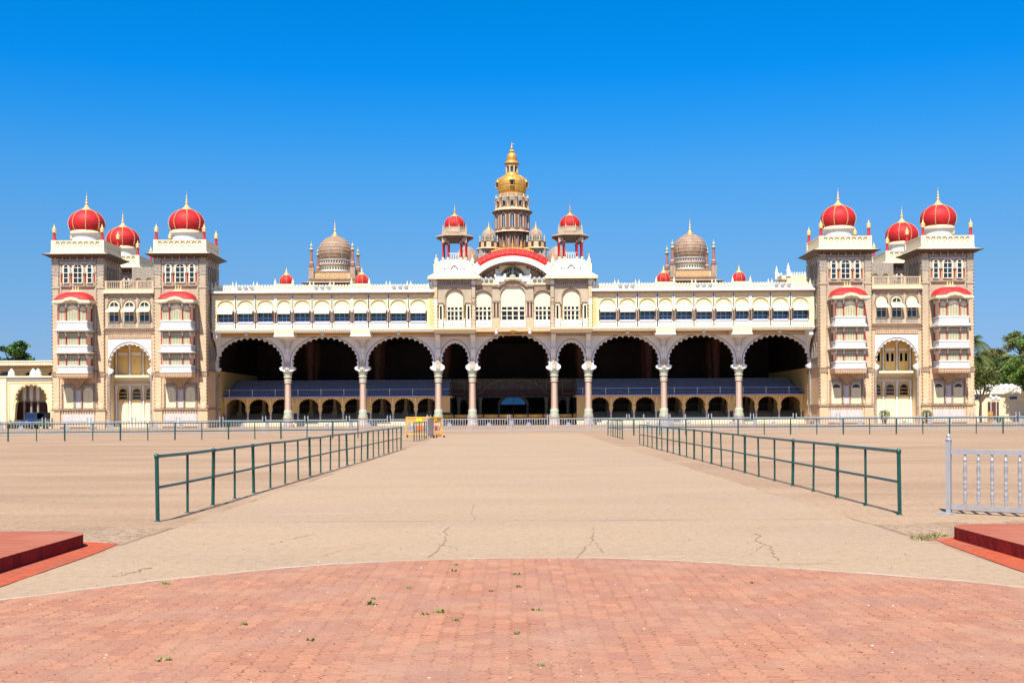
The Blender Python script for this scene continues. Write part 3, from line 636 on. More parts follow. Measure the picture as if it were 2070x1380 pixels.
# ================================================================ gallery wings over the arcade
def make_gallery(sg):
    y0 = -2.4; g = MB(); lo, hi = (9.75, 37.45)
    X = lambda a: sg * a
    def bx(a, c, *r): g.box(X(a), X(c), *r)
    wins = []
    for c in (33.25, 23.72, 14.24):
        for k in (-1, 0, 1): wins.append((c + k * 2.47, 1.88))
    for c in (28.45, 18.95): wins.append((c, 1.56))
    cell = 2.47
    # piers and arched openings
    z0, z1, zs, zt = 12.92, 16.55, 12.2, 15.72
    edges = []
    for c, wd in wins:
        hw = wd / 2; e = (1.2 if wd > 1.6 else .98); edges += [c - e, c + e]; cc = X(c)
        cur = [(cc - hw, z0)] + arcp(cc, zt - hw * .85, hw, hw * .85, 180, 0, 14) + [(cc + hw, z0)]
        panel(g, cc - e, cc + e, z0, z1, cur, y0, y0 + .3, 'cream')
        g.ribbon([(cc - hw - .05, 14.9)] + arcp(cc, zt - hw * .85, hw + .05, hw * .85 + .05, 180, 0, 14) + [(cc + hw + .05, 14.9)], .09, y0 - .05, y0, 'yellow_wall')
        g.box(cc - e, cc + e, y0 - .02, y0 + .3, zs, z0, 'pale_cream'); g.box(cc - hw - .05, cc + hw + .05, y0 - .12, y0, z0 - .06, z0 + .04, 'white')
        g.box(cc - hw + .1, cc + hw - .1, y0 - .05, y0 - .02, zs + .15, z0 - .15, 'white')
        for s_ in (-1, 1): g.box(cc + s_ * (hw + .015), cc + s_ * (hw + .14), y0 - .07, y0 - .02, 13.0, 14.35, 'hall_red')
    edges.sort(); last = lo
    E = [lo] + edges + [hi]
    for i in range(0, len(E), 2):
        a, c = E[i], E[i + 1]
        if c - a > .02:
            bx(a, c, y0 - .04, y0 + .3, zs, z1, 'pale_cream' if c - a < .7 else 'cream')
            if c - a > .7: bx(a + .2, c - .2, y0 - .07, y0 - .04, zs + .3, z1 - .4, 'yellow_wall')
    for c in sorted(edges)[1:-1]:
        bx(c - .09, c + .09, y0 - .1, y0 - .041, zs, z1 - .15, 'white')
        g.lathe(X(c), y0 - .1, [(.09, 12.95), (.07, 13.1), (.07, 14.2), (.11, 14.4), (.13, 14.6)], 'bead', 6, mats=['bead', 'bead', 'white', 'white'])
    bx(lo, hi, y0 + .3, 0, zs - .4, zs - .3, 'cream')
    # floor mouldings
    bx(lo, hi, y0 - .15, 0, 11.78, 11.92, 'white'); bx(lo, hi, y0 - .22, 0, 11.92, 12.06, 'cream'); bx(lo, hi, y0 - .12, 0, 12.06, 12.2, 'pale_cream')
    for k in range(int((hi - lo) / .25)): bx(lo + k * .25, lo + k * .25 + .12, y0 - .26, y0 - .22, 12.0, 12.06, 'carved')
    bx(lo, hi, y0 + 2.0, y0 + 2.2, zs, 16.5, 'dark_hall')
    bx(lo, hi, y0, 26, 16.9, 17.0, 'stone')                  # roof terrace
    gal = g.build('gallery', PALACE)
    e = MB()
    e.box(X(lo), X(hi), y0 - .55, y0 + .3, 16.55, 16.62, 'brown_lead'); e.box(X(lo), X(hi), y0 - .2, y0, 16.35, 16.55, 'stone')
    e.prism([(y0 - .53, 16.62), (y0 - .53, 16.72), (y0 - .05, 17.02), (y0 + .3, 17.02), (y0 + .3, 16.62)], X(lo), X(hi), 'white', axis='x')
    e.build('eave', gal)
    p = MB(); bx = lambda a, c, *r: p.box(X(a), X(c), *r)
    bx(lo, hi, y0 - .02, y0 + .13, 17.0, 17.3, 'pale_cream'); n = int((hi - lo) / .36)
    for k in range(n):
        a = lo + k * .36; p.prism([(X(a + .02), 17.3), (X(a + .34), 17.3), (X(a + .30), 17.42), (X(a + .34), 17.56), (X(a + .18), 17.68), (X(a + .02), 17.56), (X(a + .06), 17.42)], y0, y0 + .1, 'pale_cream')
        p.cbox(X(a + .18), y0 - .02, 17.2, .12, .02, .12, 'bead')
    pins = [c for c in (10.2, 12.9, 15.5, 22.5, 25.0, 32.0, 34.6, 37.2)]
    for c in pins:
        for q_ in (-.22, .22): pinnacle(p, X(c + q_), y0 + .05, 17.0, 1.15, .24, 'white' if False else 'pale_cream')
    for c in (18.95, 28.45):
        bx(c - .95, c + .95, y0 - .08, y0 + .2, 17.0, 17.75, 'pale_cream')
        for q_ in (-1.1, 1.1): pinnacle(p, X(c + q_), y0 + .05, 17.0, 1.5, .34)
        for k in range(4): p.cbox(X(c - .6 + k * .4), y0 - .09, 17.35, .12, .04, .14, 'ochre')
    p.build('parapet', gal)
    for c, wd in sorted(wins):
        cc = X(c); hw = wd / 2; w_ = MB()
        w_.box(cc - hw, cc + hw, y0 + .26, y0 + .31, 12.95, 15.6, 'glass_blue')
        for k in range(1, 3): x = cc - hw + wd * k / 3; w_.box(x - .035, x + .035, y0 + .2, y0 + .26, 12.95, 14.9, 'steel')
        w_.box(cc - hw, cc + hw, y0 + .2, y0 + .26, 13.5, 13.57, 'steel'); w_.box(cc - hw, cc + hw, y0 + .1, y0 + .26, 12.93, 13.1, 'lilac')
        w_.build('window', gal)
        bl = MB()
        bl.prism([(cc + hw, 14.75)] + arcp(cc, zt - hw * .85, hw - .02, hw * .85 - .02, 0, 180, 12) + [(cc - hw, 14.75)], y0 + .08, y0 + .13, 'blind_cream')
        o = (.50 if wd > 1.6 else .42) + rnd.uniform(-.07, .07); zb_ = 14.05 + rnd.uniform(-.07, .09)
        bl.add([(cc - hw + .02, y0 + .08, 14.95), (cc + hw - .02, y0 + .08, 14.95), (cc + hw - .02, y0 - o, zb_ + .07), (cc - hw + .02, y0 - o, zb_ + .07),
                (cc - hw + .02, y0 + .08, 14.9), (cc + hw - .02, y0 + .08, 14.9), (cc + hw - .02, y0 - o, zb_), (cc - hw + .02, y0 - o, zb_)],
               [(0, 1, 2, 3), (4, 7, 6, 5), (3, 2, 6, 7), (0, 3, 7, 4), (1, 5, 6, 2)], 'blind_cream')
        for s_ in (-1, 1): bl.prism([(y0 + .08, 14.9), (y0 - o, zb_), (y0 + .08, 13.3)], cc + s_ * (hw - .05) - .02, cc + s_ * (hw - .05) + .02, 'shade_cream', axis='x')
        bl.build('blind', gal)
    for c in (18.95, 28.45):                                  # pendant corbels
        k = MB(); cc = X(c)
        k.box(cc - 1.2, cc + 1.2, y0 - .3, 0, 11.42, 12.1, 'cream'); k.box(cc - 1.3, cc + 1.3, y0 - .35, 0, 11.2, 11.42, 'white', top=(cc - 1.2, cc + 1.2, y0 - .3, 0))
        k.lathe(cc, -.35, [(.05, 8.85), (.16, 8.95), (.2, 9.1), (.12, 9.25), (.2, 9.4), (.3, 9.5), (.33, 9.6), (.27, 9.7), (.34, 10.0), (.42, 10.4), (.56, 10.72), (.85, 10.95), (1.2, 11.08), (1.2, 11.2)], 'white', 20, sy=1.2)
        for j in range(9): a = math.pi + math.pi * j / 8; k.tube([(cc + .33 * math.cos(a), -.35 + .40 * math.sin(a), 9.85), (cc + .45 * math.cos(a), -.35 + .54 * math.sin(a), 10.45), (cc + .9 * math.cos(a), -.35 + 1.08 * math.sin(a), 10.97)], .04, 'marble', 5)
        k.build('pendant_corbel', gal)
    k = MB(); cc = X(37.1); k.prism([(0, 8.9), (-.25, 9.2), (-.5, 9.9), (-1.2, 10.6), (-2.3, 11.1), (-2.3, 11.78), (0, 11.78)], cc - .25, cc + .25, 'white', axis='x'); k.build('bracket', gal)
    for c in (18.95 + .1, 28.56):                               # small red roof domes
        m = MB(); cc = X(c); m.lathe(cc, -.1, [(.95, 17.0), (.95, 17.35), (.78, 17.5), (.78, 17.75)], 'cream', 20)
        pr = onion(0, 0, 17.75, 19.2, .86); m.lathe(cc, -.1, pr, 'red_dome', 28); ribs(m, cc, -.1, pr, 8, 'gilt', .05, ph=.2); m.lathe(cc, -.1, [(.4, 19.1), (.3, 19.3), (.1, 19.45), (.16, 19.6), (.05, 19.75), (.02, 20.1)], 'gilt', 10)
        if sg < 0 or c > 0: m.tube([(cc, -.1, 20.0), (cc, -.1, 21.3 if sg < 0 else 20.7)], .025, 'steel', 5)
        m.build('roof_dome', gal)
make_gallery(-1); make_gallery(1)

# ================================================================ central block
def CZ(y): return 1.66 + (833 - y) / 16.3
def bigwin(mb, x, y, wd, z0, z1, zt, cols=4, split=1.0):          # blind in the arch, glazed casements below
    hw = wd / 2
    mb.prism([(x + hw, z0), (x + hw, zt)] + arcp(x, zt, hw, hw * .9, 0, 180, 14)[1:] + [(x - hw, z0)], y, y + .08, 'pale_cream')
    mb.box(x - hw + .04, x + hw - .04, y - .03, y, z0, z1, 'pale_cream')
    cw = (wd - .12) / cols
    for k in range(cols):
        a = x - hw + .06 + k * cw + (.16 if k in (0, cols - 1) and cols > 3 else .08) * .6; c = a + cw - .16
        for za, zb in ((z0 + .12, z0 + (z1 - z0) * .33), (z0 + (z1 - z0) * .38, z0 + (z1 - z0) * .66), (z0 + (z1 - z0) * .78, z1 - .04)):
            mb.box(a, c, y - .045, y - .025, za, zb, 'glass_dark'); 
    mb.box(x - hw, x + hw, y - .08, y - .02, z0 + (z1 - z0) * .68, z0 + (z1 - z0) * .76, 'pale_cream')
def stone_arch(mb, c, hw, e, z0, zs, zt, ztop, y0, y1, m):
    cur = [(c - hw, z0)] + arcp(c, zs, hw, zt - zs, 180, 0, 16) + [(c + hw, z0)]
    panel(mb, c - e, c + e, z0, ztop, cur, y0, y1, m)
    mb.ribbon([(c - hw - .1, zs - .6)] + arcp(c, zs, hw + .1, zt - zs + .1, 180, 0, 16) + [(c + hw + .1, zs - .6)], .12, y0 - .07, y0, 'carved')
for sg in (-1, 1):
    cx = sg * 7.25; g = MB(); y0 = -2.5
    stone_arch(g, cx, 1.06, 1.3, 12.2, 15.95, 17.0, 17.4, y0, y0 + .35, 'stone')
    for s_ in (-1, 1):
        x = cx + s_ * 1.72
        g.box(x - .42, x + .42, y0, y0 + .35, 15.3, 17.4, 'stone'); g.box(x - .28, x + .28, y0 + .15, y0 + .3, 12.2, 15.3, 'pale_cream')
        g.box(x - .12, x + .12, y0 + .1, y0 + .15, 13.3, 14.9, 'glass_dark'); g.box(x - .28, x + .28, y0, y0 + .15, 12.2, 13.1, 'white')
        for q_ in (1.24, 2.1): g.lathe(cx + s_ * q_, y0, [(.11, 12.2), (.11, 13.3), (.09, 13.35), (.09, 14.9), (.13, 15.0), (.13, 15.3)], 'bead', 8, mats=['peach', 'peach', 'bead', 'bead', 'stone'])
        xx = cx + s_ * 2.36; side = (s_ == sg)
        g.box(xx - .24, xx + .24, y0 - .12, y0 + .4, 12.2, 17.5, 'stone' if not side else 'cream')
        g.box(xx - .26, xx + .26, y0 - .15, y0 + .4, 15.0, 15.5, 'white' if side else 'carved'); g.box(xx - .2, xx + .2, y0 - .2, y0, 15.9, 17.2, 'peach' if side else 'stone')
        pinnacle(g, xx, y0 - .02, 17.5, 1.0, .5, 'white')
        g.beads((xx + .24, y0 - .14, 12.3), (xx + .24, y0 - .14, 17.4), .4, .1); g.beads((xx - .24, y0 - .14, 12.3), (xx - .24, y0 - .14, 17.4), .4, .1)
    g.box(cx - 2.2, cx + 2.2, y0 - .1, y0 + .35, 17.4, 17.6, 'carved'); g.box(cx - 2.2, cx + 2.2, y0 - .02, y0 + .35, 17.6, 18.35, 'grey_stone')
    for k in range(6): g.ribbon(arcp(cx - 1.9 + k * .76, 17.75, .28, .35, 0, 180, 8), .07, y0 - .06, y0 - .02, 'carved')
    for k in range(18): g.box(cx - 2.15 + k * .25, cx - 2.03 + k * .25, y0 - .16, y0 - .1, 17.42, 17.56, 'marble')
    for s_ in (-1, 1): g.box(cx + s_ * 2.3 - .12, cx + s_ * 2.3 + .12, y0 + .4, 0, 12.2, 18.35, 'stone')
    g.box(cx - 2.2, cx + 2.2, y0 + .35, y0 + .6, 12.2, 17.4, 'pale_cream')
    g.box(cx - 1.3, cx + 1.3, y0 - .12, y0 + .1, 12.2, 13.0, 'white')
    for k in range(9): g.box(cx - 1.2 + k * .28, cx - 1.02 + k * .28, y0 - .15, y0 - .12, 12.4, 12.85, 'marble')
    g.box(cx - 2.65, cx + 2.65, y0 - .3, 0, 11.95, 12.2, 'peach', top=(cx - 2.6, cx + 2.6, y0 - .25, 0)); g.box(cx - 2.5, cx + 2.5, y0 + .08, 0, 11.5, 11.95, 'cream', top=(cx - 2.65, cx + 2.65, y0 - .3, 0)); g.box(cx - 2.42, cx + 2.42, y0 + .14, 0, 11.42, 11.5, 'carved')
    bay = g.build('projecting_bay', PALACE)
    g = MB(); bigwin(g, cx, y0 + .25, 2.06, 13.05, 14.8, 15.95); g.build('window', bay)
    g = MB(); E = (cx - 2.55, cx + 2.55, y0 - .1, 1.2)
    frame_eave(g, *E, 18.35, 18.95, .75, 'white', 'cream', .1)
    for k in range(13): x = cx - 3.1 + k * .517; g.box(x - .03, x + .03, y0 - .82, y0, 18.2, 18.36, 'marble')
    g.box(cx - 3.2, cx + 3.2, y0 - .84, y0 - .78, 18.16, 18.37, 'cream'); g.box(cx - 3.28, cx - 3.22, y0 - .8, 1.2, 18.16, 18.37, 'cream'); g.box(cx + 3.22, cx + 3.28, y0 - .8, 1.2, 18.16, 18.37, 'cream')
    g.build('eave', bay)
    g = MB(); g.box(cx - 2.5, cx + 2.5, y0 - .1, 1.2, 18.9, 19.2, 'pale_cream'); g.box(cx - 2.35, cx + 2.35, y0 + .02, 1.1, 19.2, 20.4, 'white'); g.box(cx - 1.75, cx + 1.75, y0 + .3, 1.0, 20.4, 20.6, 'pale_cream')
    for k in range(7): g.cbox(cx - 1.2 + k * .4, y0 + .01, 19.5 + (.25 if k in (3,) else 0), .16, .04, .16, 'ochre' if k % 2 else 'bead')
    g.ribbon(arcp(cx, 19.55, .3, .35, 0, 180, 8), .1, y0 - .03, y0 + .03, 'bead')
    for s_ in (-1, 1):
        for yy in (y0 + .1, .9): pinnacle(g, cx + s_ * 2.25, yy, 19.0, 2.3, .6, 'pale_cream')
        g.lathe(cx + s_ * 2.25, y0 + .1, [(.05, 20.9), (.12, 21.05), (.03, 21.3)], 'gilt', 8)
    g.lathe(cx - sg * 2.85, y0 + .1, [(.35, 19.0), (.45, 19.3), (.3, 19.6), (.42, 19.85), (.2, 20.15), (.1, 20.3)], 'white', 10)
    g.build('parapet', bay)
    for s_ in (-1, 1):
        k = MB(); xx = cx + s_ * 2.2
        k.prism([(0, 8.7), (-.25, 8.75), (-.42, 9.1), (-.5, 9.6), (-.75, 9.8), (-.7, 10.6), (-1.2, 11.0), (-2.1, 11.2), (-2.3, 11.42), (0, 11.42)], xx - .28, xx + .28, 'white', axis='x')
        k.box(xx - .34, xx + .34, -.8, 0, 9.65, 9.78, 'marble'); k.box(xx - .36, xx + .36, -2.32, 0, 11.3, 11.42, 'marble'); k.build('bracket', bay)
    # chhatri pavilion above
    ch = MB(); yc = -.75
    ch.box(cx - 1.5, cx + 1.5, yc - 1.5, yc + 1.5, 20.4, 20.7, 'pale_cream')
    chh = ch.build('chhatri', PALACE)
    for s1 in (-1, 1):
        for s2 in (-1, 1):
            for o1, o2 in ((0, 0), (-.62, 0), (0, -.62)):
                c = MB(); c.lathe(cx + s1 * (1.42 + o1), yc + s2 * (1.42 + o2), [(.15, 20.7), (.15, 20.95), (.105, 21.0), (.1, 22.6), (.16, 22.75), (.13, 23.0)], 'red_paint', 8, mats=['pale_cream', 'red_paint', 'red_paint', 'red_paint', 'stone']); c.build('column', chh)
    a = MB()
    for s_ in (-1, 1):
        cur = [(-.85, 22.9)] + scallop(0, 22.9, .85, .75, 7, 180, 0, 4, .6)[1:-1] + [(.85, 22.9)]
        cur2 = [(cx + p, q_) for p, q_ in cur]
        panel(a, cx - 1.55, cx + 1.55, 22.9, 24.1, cur2, yc + s_ * 1.4, yc + s_ * 1.55, 'stone')
        n = len(cur); 
        P = [(yc - 1.4, 22.9), (yc - 1.4, 24.1), (yc + 1.4, 24.1), (yc + 1.4, 22.9)] + [(yc + p, q_) for p, q_ in cur[::-1]]
        a.prism(P, cx + s_ * 1.4, cx + s_ * 1.55, 'stone', axis='x')
        a.ribbon(arcp(cx, 22.95, .95, .85, 180, 0, 12), .06, yc + s_ * 1.4 - .18, yc + s_ * 1.4, 'carved')
    a.box(cx - 1.5, cx + 1.5, yc - 1.5, yc + 1.5, 24.0, 24.1, 'stone')
    for k in range(8):
        for s_ in (-1, 1): x = cx - .75 + k * .215; a.box(x - .035, x + .035, yc + s_ * 1.42 - .03, yc + s_ * 1.42 + .03, 20.7, 21.5, 'white')
    for s_ in (-1, 1): a.box(cx - .8, cx + .8, yc + s_ * 1.42 - .03, yc + s_ * 1.42 + .03, 21.45, 21.52, 'white')
    a.build('arch_frame', chh)
    a = MB(); n8 = R(22.5)
    a.lathe(cx, yc, [(1.75, 23.1), (1.95, 23.3), (2.45, 23.58), (2.52, 23.6), (2.5, 23.68), (1.75, 23.95), (1.7, 24.15)], 'carved', 8, False, n8, mats=['dark_underside', 'dark_underside', 'carved', 'stone', 'carved', 'carved'])
    a.build('eave', chh)
    a = MB(); a.lathe(cx, yc, [(1.62, 24.1), (1.62, 24.25), (1.55, 24.3), (1.55, 24.7), (1.6, 24.75), (1.55, 24.8)], 'stone', 8, False, n8, mats=['carved', 'peach', 'stone', 'peach', 'stone'])
    for k in range(8): an = n8 + k * math.pi / 4; pinnacle(a, cx + 1.55 * math.cos(an), yc + 1.55 * math.sin(an), 24.1, 1.15, .2, 'stone')
    a.build('parapet', chh)
    a = MB(); pr = onion(0, 0, 24.6, 26.35, 1.3); a.lathe(cx, yc, [(1.15, 24.5), (1.15, 24.62)], 'peach', 24); a.lathe(cx, yc, pr, 'red_dome', 36); ribs(a, cx, yc, pr, 8, 'gilt', .05, ph=R(15)); a.build('dome', chh)
    a = MB(); a.lathe(cx, yc, [(.5, 26.25), (.45, 26.4)], 'gilt', 14); finial(a, cx, yc, 26.35, 28.0, .38, 'gold'); a.tube([(cx, yc, 27.9), (cx, yc, 28.5)], .02, 'steel', 4); a.build('finial', chh)

# centre front: three arched windows under the lunette
g = MB(); y0 = -2.4
for c, hw, e, zs, zt, zp in ((-3.72, 1.1, 1.18, 15.75, 16.75, 17.35), (3.72, 1.1, 1.18, 15.75, 16.75, 17.35)):
    stone_arch(g, c, hw, e, 12.2, zs, zt, zp, y0, y0 + .35, 'carved')
cur = [(-1.56, 12.2)] + arcp(0, 16.15, 1.56, 1.4, 180, 0, 18) + [(1.56, 12.2)]
g.prism([(-1.62, 12.2), (-1.62, 16.9)] + arcp(0, 16.9, 1.62, .95, 180, 0, 14)[1:-1] + [(1.62, 16.9), (1.62, 12.2)] + cur[::-1], y0 - .05, y0 + .35, 'stone')
g.ribbon([(-2.6, 17.38), (-1.95, 17.38)] + arcp(0, 16.75, 1.8, 1.35, 158, 22, 14) + [(1.95, 17.38), (2.6, 17.38)], .22, y0 - .35, y0 + .1, 'carved')
for s_ in (-1, 1):
    x = s_ * 2.08; g.box(x - .46, x + .46, y0 - .12, y0 + .35, 12.2, 17.3, 'stone'); g.box(x - .5, x + .5, y0 - .16, y0 + .3, 12.2, 13.5, 'peach')
    g.box(x - .52, x + .52, y0 - .18, y0 + .3, 13.4, 13.55, 'carved'); g.box(x - .5, x + .5, y0 - .16, y0 + .3, 15.3, 15.55, 'carved')
    for q_ in (-.2, .2): g.lathe(x + q_, y0 - .16, [(.13, 13.6), (.1, 13.7), (.1, 15.1), (.14, 15.25)], 'hall_red', 8)
    g.lathe(x, y0 - .05, [(.05, 11.3), (.2, 11.45), (.22, 11.6), (.1, 11.7), (.26, 11.85), (.26, 11.95)], 'white', 12)
    g.box(s_ * 4.86 - .12, s_ * 4.86 + .12, y0 - .02, y0 + .35, 12.2, 17.35, 'carved')
g.box(-4.8, 4.8, y0 - .08, y0 + .35, 17.36, 17.5, 'carved')
for c, wd in ((-3.72, 2.2), (0, 3.1), (3.72, 2.2)):
    g.box(c - wd / 2, c + wd / 2, y0 - .14, y0 + .1, 12.25, 13.05, 'white')
    for k in range(int(wd / .3)): g.box(c - wd / 2 + .1 + k * .3, c - wd / 2 + .28 + k * .3, y0 - .17, y0 - .14, 12.45, 12.9, 'marble')
g.box(-5, 5, y0 - .2, 0, 11.95, 12.2, 'peach'); g.box(-4.7, 4.7, y0 - .15, 0, 11.75, 11.95, 'cream'); g.box(-5, 5, y0 + .5, 0, 16.9, 17.5, 'stone'); g.box(-5, 5, 0, 20, 16.9, 17.3, 'stone')
g.lathe(0, y0 + .3, [(.15, 11.4), (.45, 11.6), (.6, 11.8)], 'ochre', 14)
cb = g.build('central_front', PALACE)
for c, wd, n_ in ((-3.72, 2.12, 4), (0, 3.06, 4), (3.72, 2.12, 4)):
    g = MB(); bigwin(g, c, y0 + .2, wd, 13.05, 14.8, 15.75 if wd < 3 else 16.1, n_); g.build('window', cb)
g = MB()                                                    # white balustrade with raised middle
for s_ in (-1, 1):
    a, c = sorted((s_ * 2.15, s_ * 4.75)); g.box(a, c, y0 - .12, y0 + .12, 17.5, 18.1, 'cream')
    for k in range(4): g.box(s_ * (2.4 + k * .6) - .16, s_ * (2.4 + k * .6) + .16, y0 - .15, y0 - .12, 17.75, 18.0, 'pale_cream'); g.cbox(s_ * (2.5 + k * .6), y0, 18.2, .3, .2, .2, 'pale_cream')
    a, c = sorted((s_ * .95, s_ * 2.2)); g.box(a, c, y0 - .25, y0 + .1, 17.85, 18.45, 'white'); g.box(a, c, y0 - .3, y0 + .12, 18.45, 18.55, 'white')
    g.box(s_ * .98 - .15, s_ * .98 + .15, y0 - .32, y0 + .1, 18.1, 18.8, 'white'); pinnacle(g, s_ * 2.2, y0 - .1, 18.45, .4, .2, 'white')
g.box(-.8, .8, y0 - .25, y0 + .1, 18.05, 18.4, 'cream'); g.build('balustrade', cb)
# lunette, sculpture, barrel roof
ZC, RR = 13.9, 7.15
def arcs(r, half=4.35, n=28):
    t = math.degrees(math.acos(min(1, half / r))); return arcp(0, ZC, r, r, 180 - t, t, n)
g = MB(); LY = -1.55; g.prism(arcs(6.2, 4.0)[::-1] + [(-4.0, 17.9), (4.0, 17.9)], LY + .5, LY + .8, 'peach')
for s_ in (-1, 1):
    for k in range(5): g.box(s_ * (2.5 + k * .35) - .04, s_ * (2.5 + k * .35) + .04, LY + .42, LY + .5, 18.3, 19.1, 'carved')
    g.box(s_ * 1.95 - .22, s_ * 1.95 + .22, LY - .1, LY + .5, 17.5, 19.62, 'white'); g.box(s_ * 1.95 - .28, s_ * 1.95 + .28, LY - .16, LY + .5, 19.35, 19.62, 'marble')
panel(g, -1.72, 1.72, 18.2, 20.0, [(-1.46, 18.3)] + arcp(0, 18.4, 1.46, 1.46, 180, 0, 20) + [(1.46, 18.3)], LY, LY + .5, 'cream')
g.ribbon(arcp(0, 18.4, 1.52, 1.52, 180, 0, 20), .08, LY - .06, LY, 'carved'); g.prism([(1.46, 18.3)] + arcp(0, 18.4, 1.46, 1.46, 0, 180, 20) + [(-1.46, 18.3)], LY + .3, LY + .45, 'hall_stone')
for x in (-1.25, -1.0, 1.0, 1.25): g.box(x - .06, x + .06, LY + .2, LY + .3, 18.3, 19.0, 'peach')
g.box(-4.3, 4.3, LY - .1, LY + .8, 18.05, 18.2, 'carved'); g.build('lunette', cb)
g = MB(); dy = LY + .05 - .2 + .1                                  # weathered figure group between two small elephants
g.lathe(0, dy + .2, [(.42, 18.5), (.45, 18.75), (.25, 18.9), (.2, 19.2), (.3, 19.3), (.12, 19.42), (.15, 19.55), (.1, 19.66), (.03, 19.76)], 'sage', 12)
g.box(-.6, .6, dy, dy + .3, 18.3, 18.5, 'stone')
for s_ in (-1, 1):
    g.lathe(s_ * .92, dy + .2, [(.1, 18.6), (.26, 18.7), (.31, 18.9), (.23, 19.08), (.08, 19.15)], 'sage', 10, sy=.7)
    for lx in (.76, 1.08): g.tube([(s_ * lx, dy + .1, 18.3), (s_ * lx, dy + .15, 18.75)], .075, 'sage', 6)
    g.lathe(s_ * .66, dy + .08, [(.05, 18.9), (.14, 19.0), (.14, 19.13), (.05, 19.22)], 'sage', 8); g.tube([(s_ * .6, dy + .05, 19.0), (s_ * .48, dy, 18.88), (s_ * .4, dy, 19.2), (s_ * .42, dy, 19.38)], .045, 'sage', 6)
g.build('sculpture', cb)
g = MB()
def shell(r0, r1, ya, yb, m, half=4.35):
    A, B = arcs(r0, half), arcs(r1, half * r1 / r0 if r1 != r0 else half); n = len(A)
    g.add([(x, ya, z) for x, z in A] + [(x, yb, z) for x, z in B], [(i, i + 1, n + i + 1, n + i) for i in range(n - 1)], m, True)
shell(6.05, 6.45, -1.0, -2.55, 'carved'); shell(6.45, 6.45, -2.55, -2.75, 'marble'); shell(6.45, 6.95, -2.75, -2.85, 'white'); shell(6.95, 7.15, -2.85, -2.6, 'cream'); shell(6.05, 6.05, -1.0, .6, 'grey_stone'); 
for k in range(17):
    t = R(128 - k * 76 / 16); x, z = 6.27 * math.cos(t), ZC + 6.27 * math.sin(t); g.cbox(x, -1.9, z, .07, 1.3, .2, 'stone')
g.build('arched_eave', cb)
g = MB()
for r0, r1, ya, yb in ((7.15, 7.5, -2.6, -2.65), (7.5, 7.9, -2.65, -2.35), (7.9, 8.15, -2.35, -1.8), (8.15, 8.25, -1.8, 1.0), (8.25, 8.25, 1.0, 6)): shell(r0, r1, ya, yb, 'red_dome')
for k in range(15):
    t = R(122 - k * 64 / 14); g.beads((7.9 * math.cos(t), -2.35, ZC + 7.9 * math.sin(t)), (8.2 * math.cos(t), 1.0, ZC + 8.2 * math.sin(t)), .45, .07, 'hall_red'); g.beads((7.5 * math.cos(t), -2.68, ZC + 7.5 * math.sin(t)), (7.9 * math.cos(t), -2.38, ZC + 7.9 * math.sin(t)), .3, .07, 'gilt')
g.build('barrel_roof', cb)
g = MB(); pts = [p for p in arcp(0, ZC, 8.35, 8.35, 108, 72, 14)]; g.ribbon(pts, .35, -.4, -.1, 'gold')
for k in range(25): t = R(108 - k * 1.5); g.lathe(8.5 * math.cos(t), -.25, [(.1, ZC + 8.3 * math.sin(t)), (.13, ZC + 8.42 * math.sin(t)), (.02, ZC + 8.6 * math.sin(t))], 'gold', 6)
for x, hh in ((-2.1, .95), (-1.08, 1.1), (0, 1.35), (1.08, 1.1), (2.1, .95)):
    zb = ZC + math.sqrt(8.3 ** 2 - x * x); g.lathe(x, -.25, [(.22, zb), (.24, zb + hh * .12), (.1, zb + hh * .25), (.2, zb + hh * .36), (.2, zb + hh * .44), (.08, zb + hh * .55), (.13, zb + hh * .64), (.07, zb + hh * .75), (.02, zb + hh * 1.15)], 'gold', 10)
g.build('gold_cresting', cb)

# ================================================================ great spire tower
V = 25.0
def GZ(y): return 1.66 + (833 - y) / 13.71
def px(p): return p / 13.71
g = MB()
g.box(-7, 7, V - 5, V + 7, 17, 22.5, 'grey_stone')
g.lathe(0, V, [(px(30), 17), (px(30), GZ(474))], 'tower_stone', 12, False, R(15))
for k in range(24):
    a = 2 * math.pi * (k + .5) / 24; r = px(31); g.tube([(r * math.cos(a), V + r * math.sin(a), 17), (r * math.cos(a), V + r * math.sin(a), GZ(475))], .14, 'pilaster', 6)
for k in range(12):
    a = 2 * math.pi * k / 12 + R(0); 
    for z, hh in ((GZ(490), .9),): g.cbox(px(30) * math.cos(a), V + px(30) * math.sin(a), z, .5, .5, hh, 'glass_dark')
base = g.build('great_tower', PALACE)
def ring_windows(mb, r, z0, z1, wd, n, ph, gm, fm, dep=.12):
    for k in range(n):
        a = ph + 2 * math.pi * k / n; ca, sa = math.cos(a), math.sin(a)
        poly = arched(0, z0, z1, wd)
        pt = lambda q, zz, off: (-sa * q + ca * (r + off), V + ca * q + sa * (r + off), zz)
        nn = len(poly); mb.add([pt(p, z, .02) for p, z in poly], [tuple(range(nn))], gm)
        po = arched(0, z0 - .05, z1 + .12, wd + .24)
        vs = [pt(p, z, dep) for p, z in poly] + [pt(p, z, dep) for p, z in po] + [pt(p, z, 0) for p, z in poly] + [pt(p, z, -.1) for p, z in po]
        f = []
        for i in range(nn - 1): f += [(i, i + 1, nn + i + 1, nn + i), (i, 2 * nn + i, 2 * nn + i + 1, i + 1), (nn + i, nn + i + 1, 3 * nn + i + 1, 3 * nn + i)]
        mb.add(vs, f, fm)
g = MB(); rA = px(34)
g.lathe(0, V, [(px(38), GZ(474)), (px(39), GZ(472.5)), (px(36), GZ(470.5)), (rA, GZ(469)), (rA, GZ(431))], 'tower_stone', 24, False, mats=['dark_underside', 'peach', 'peach', 'tower_stone'])
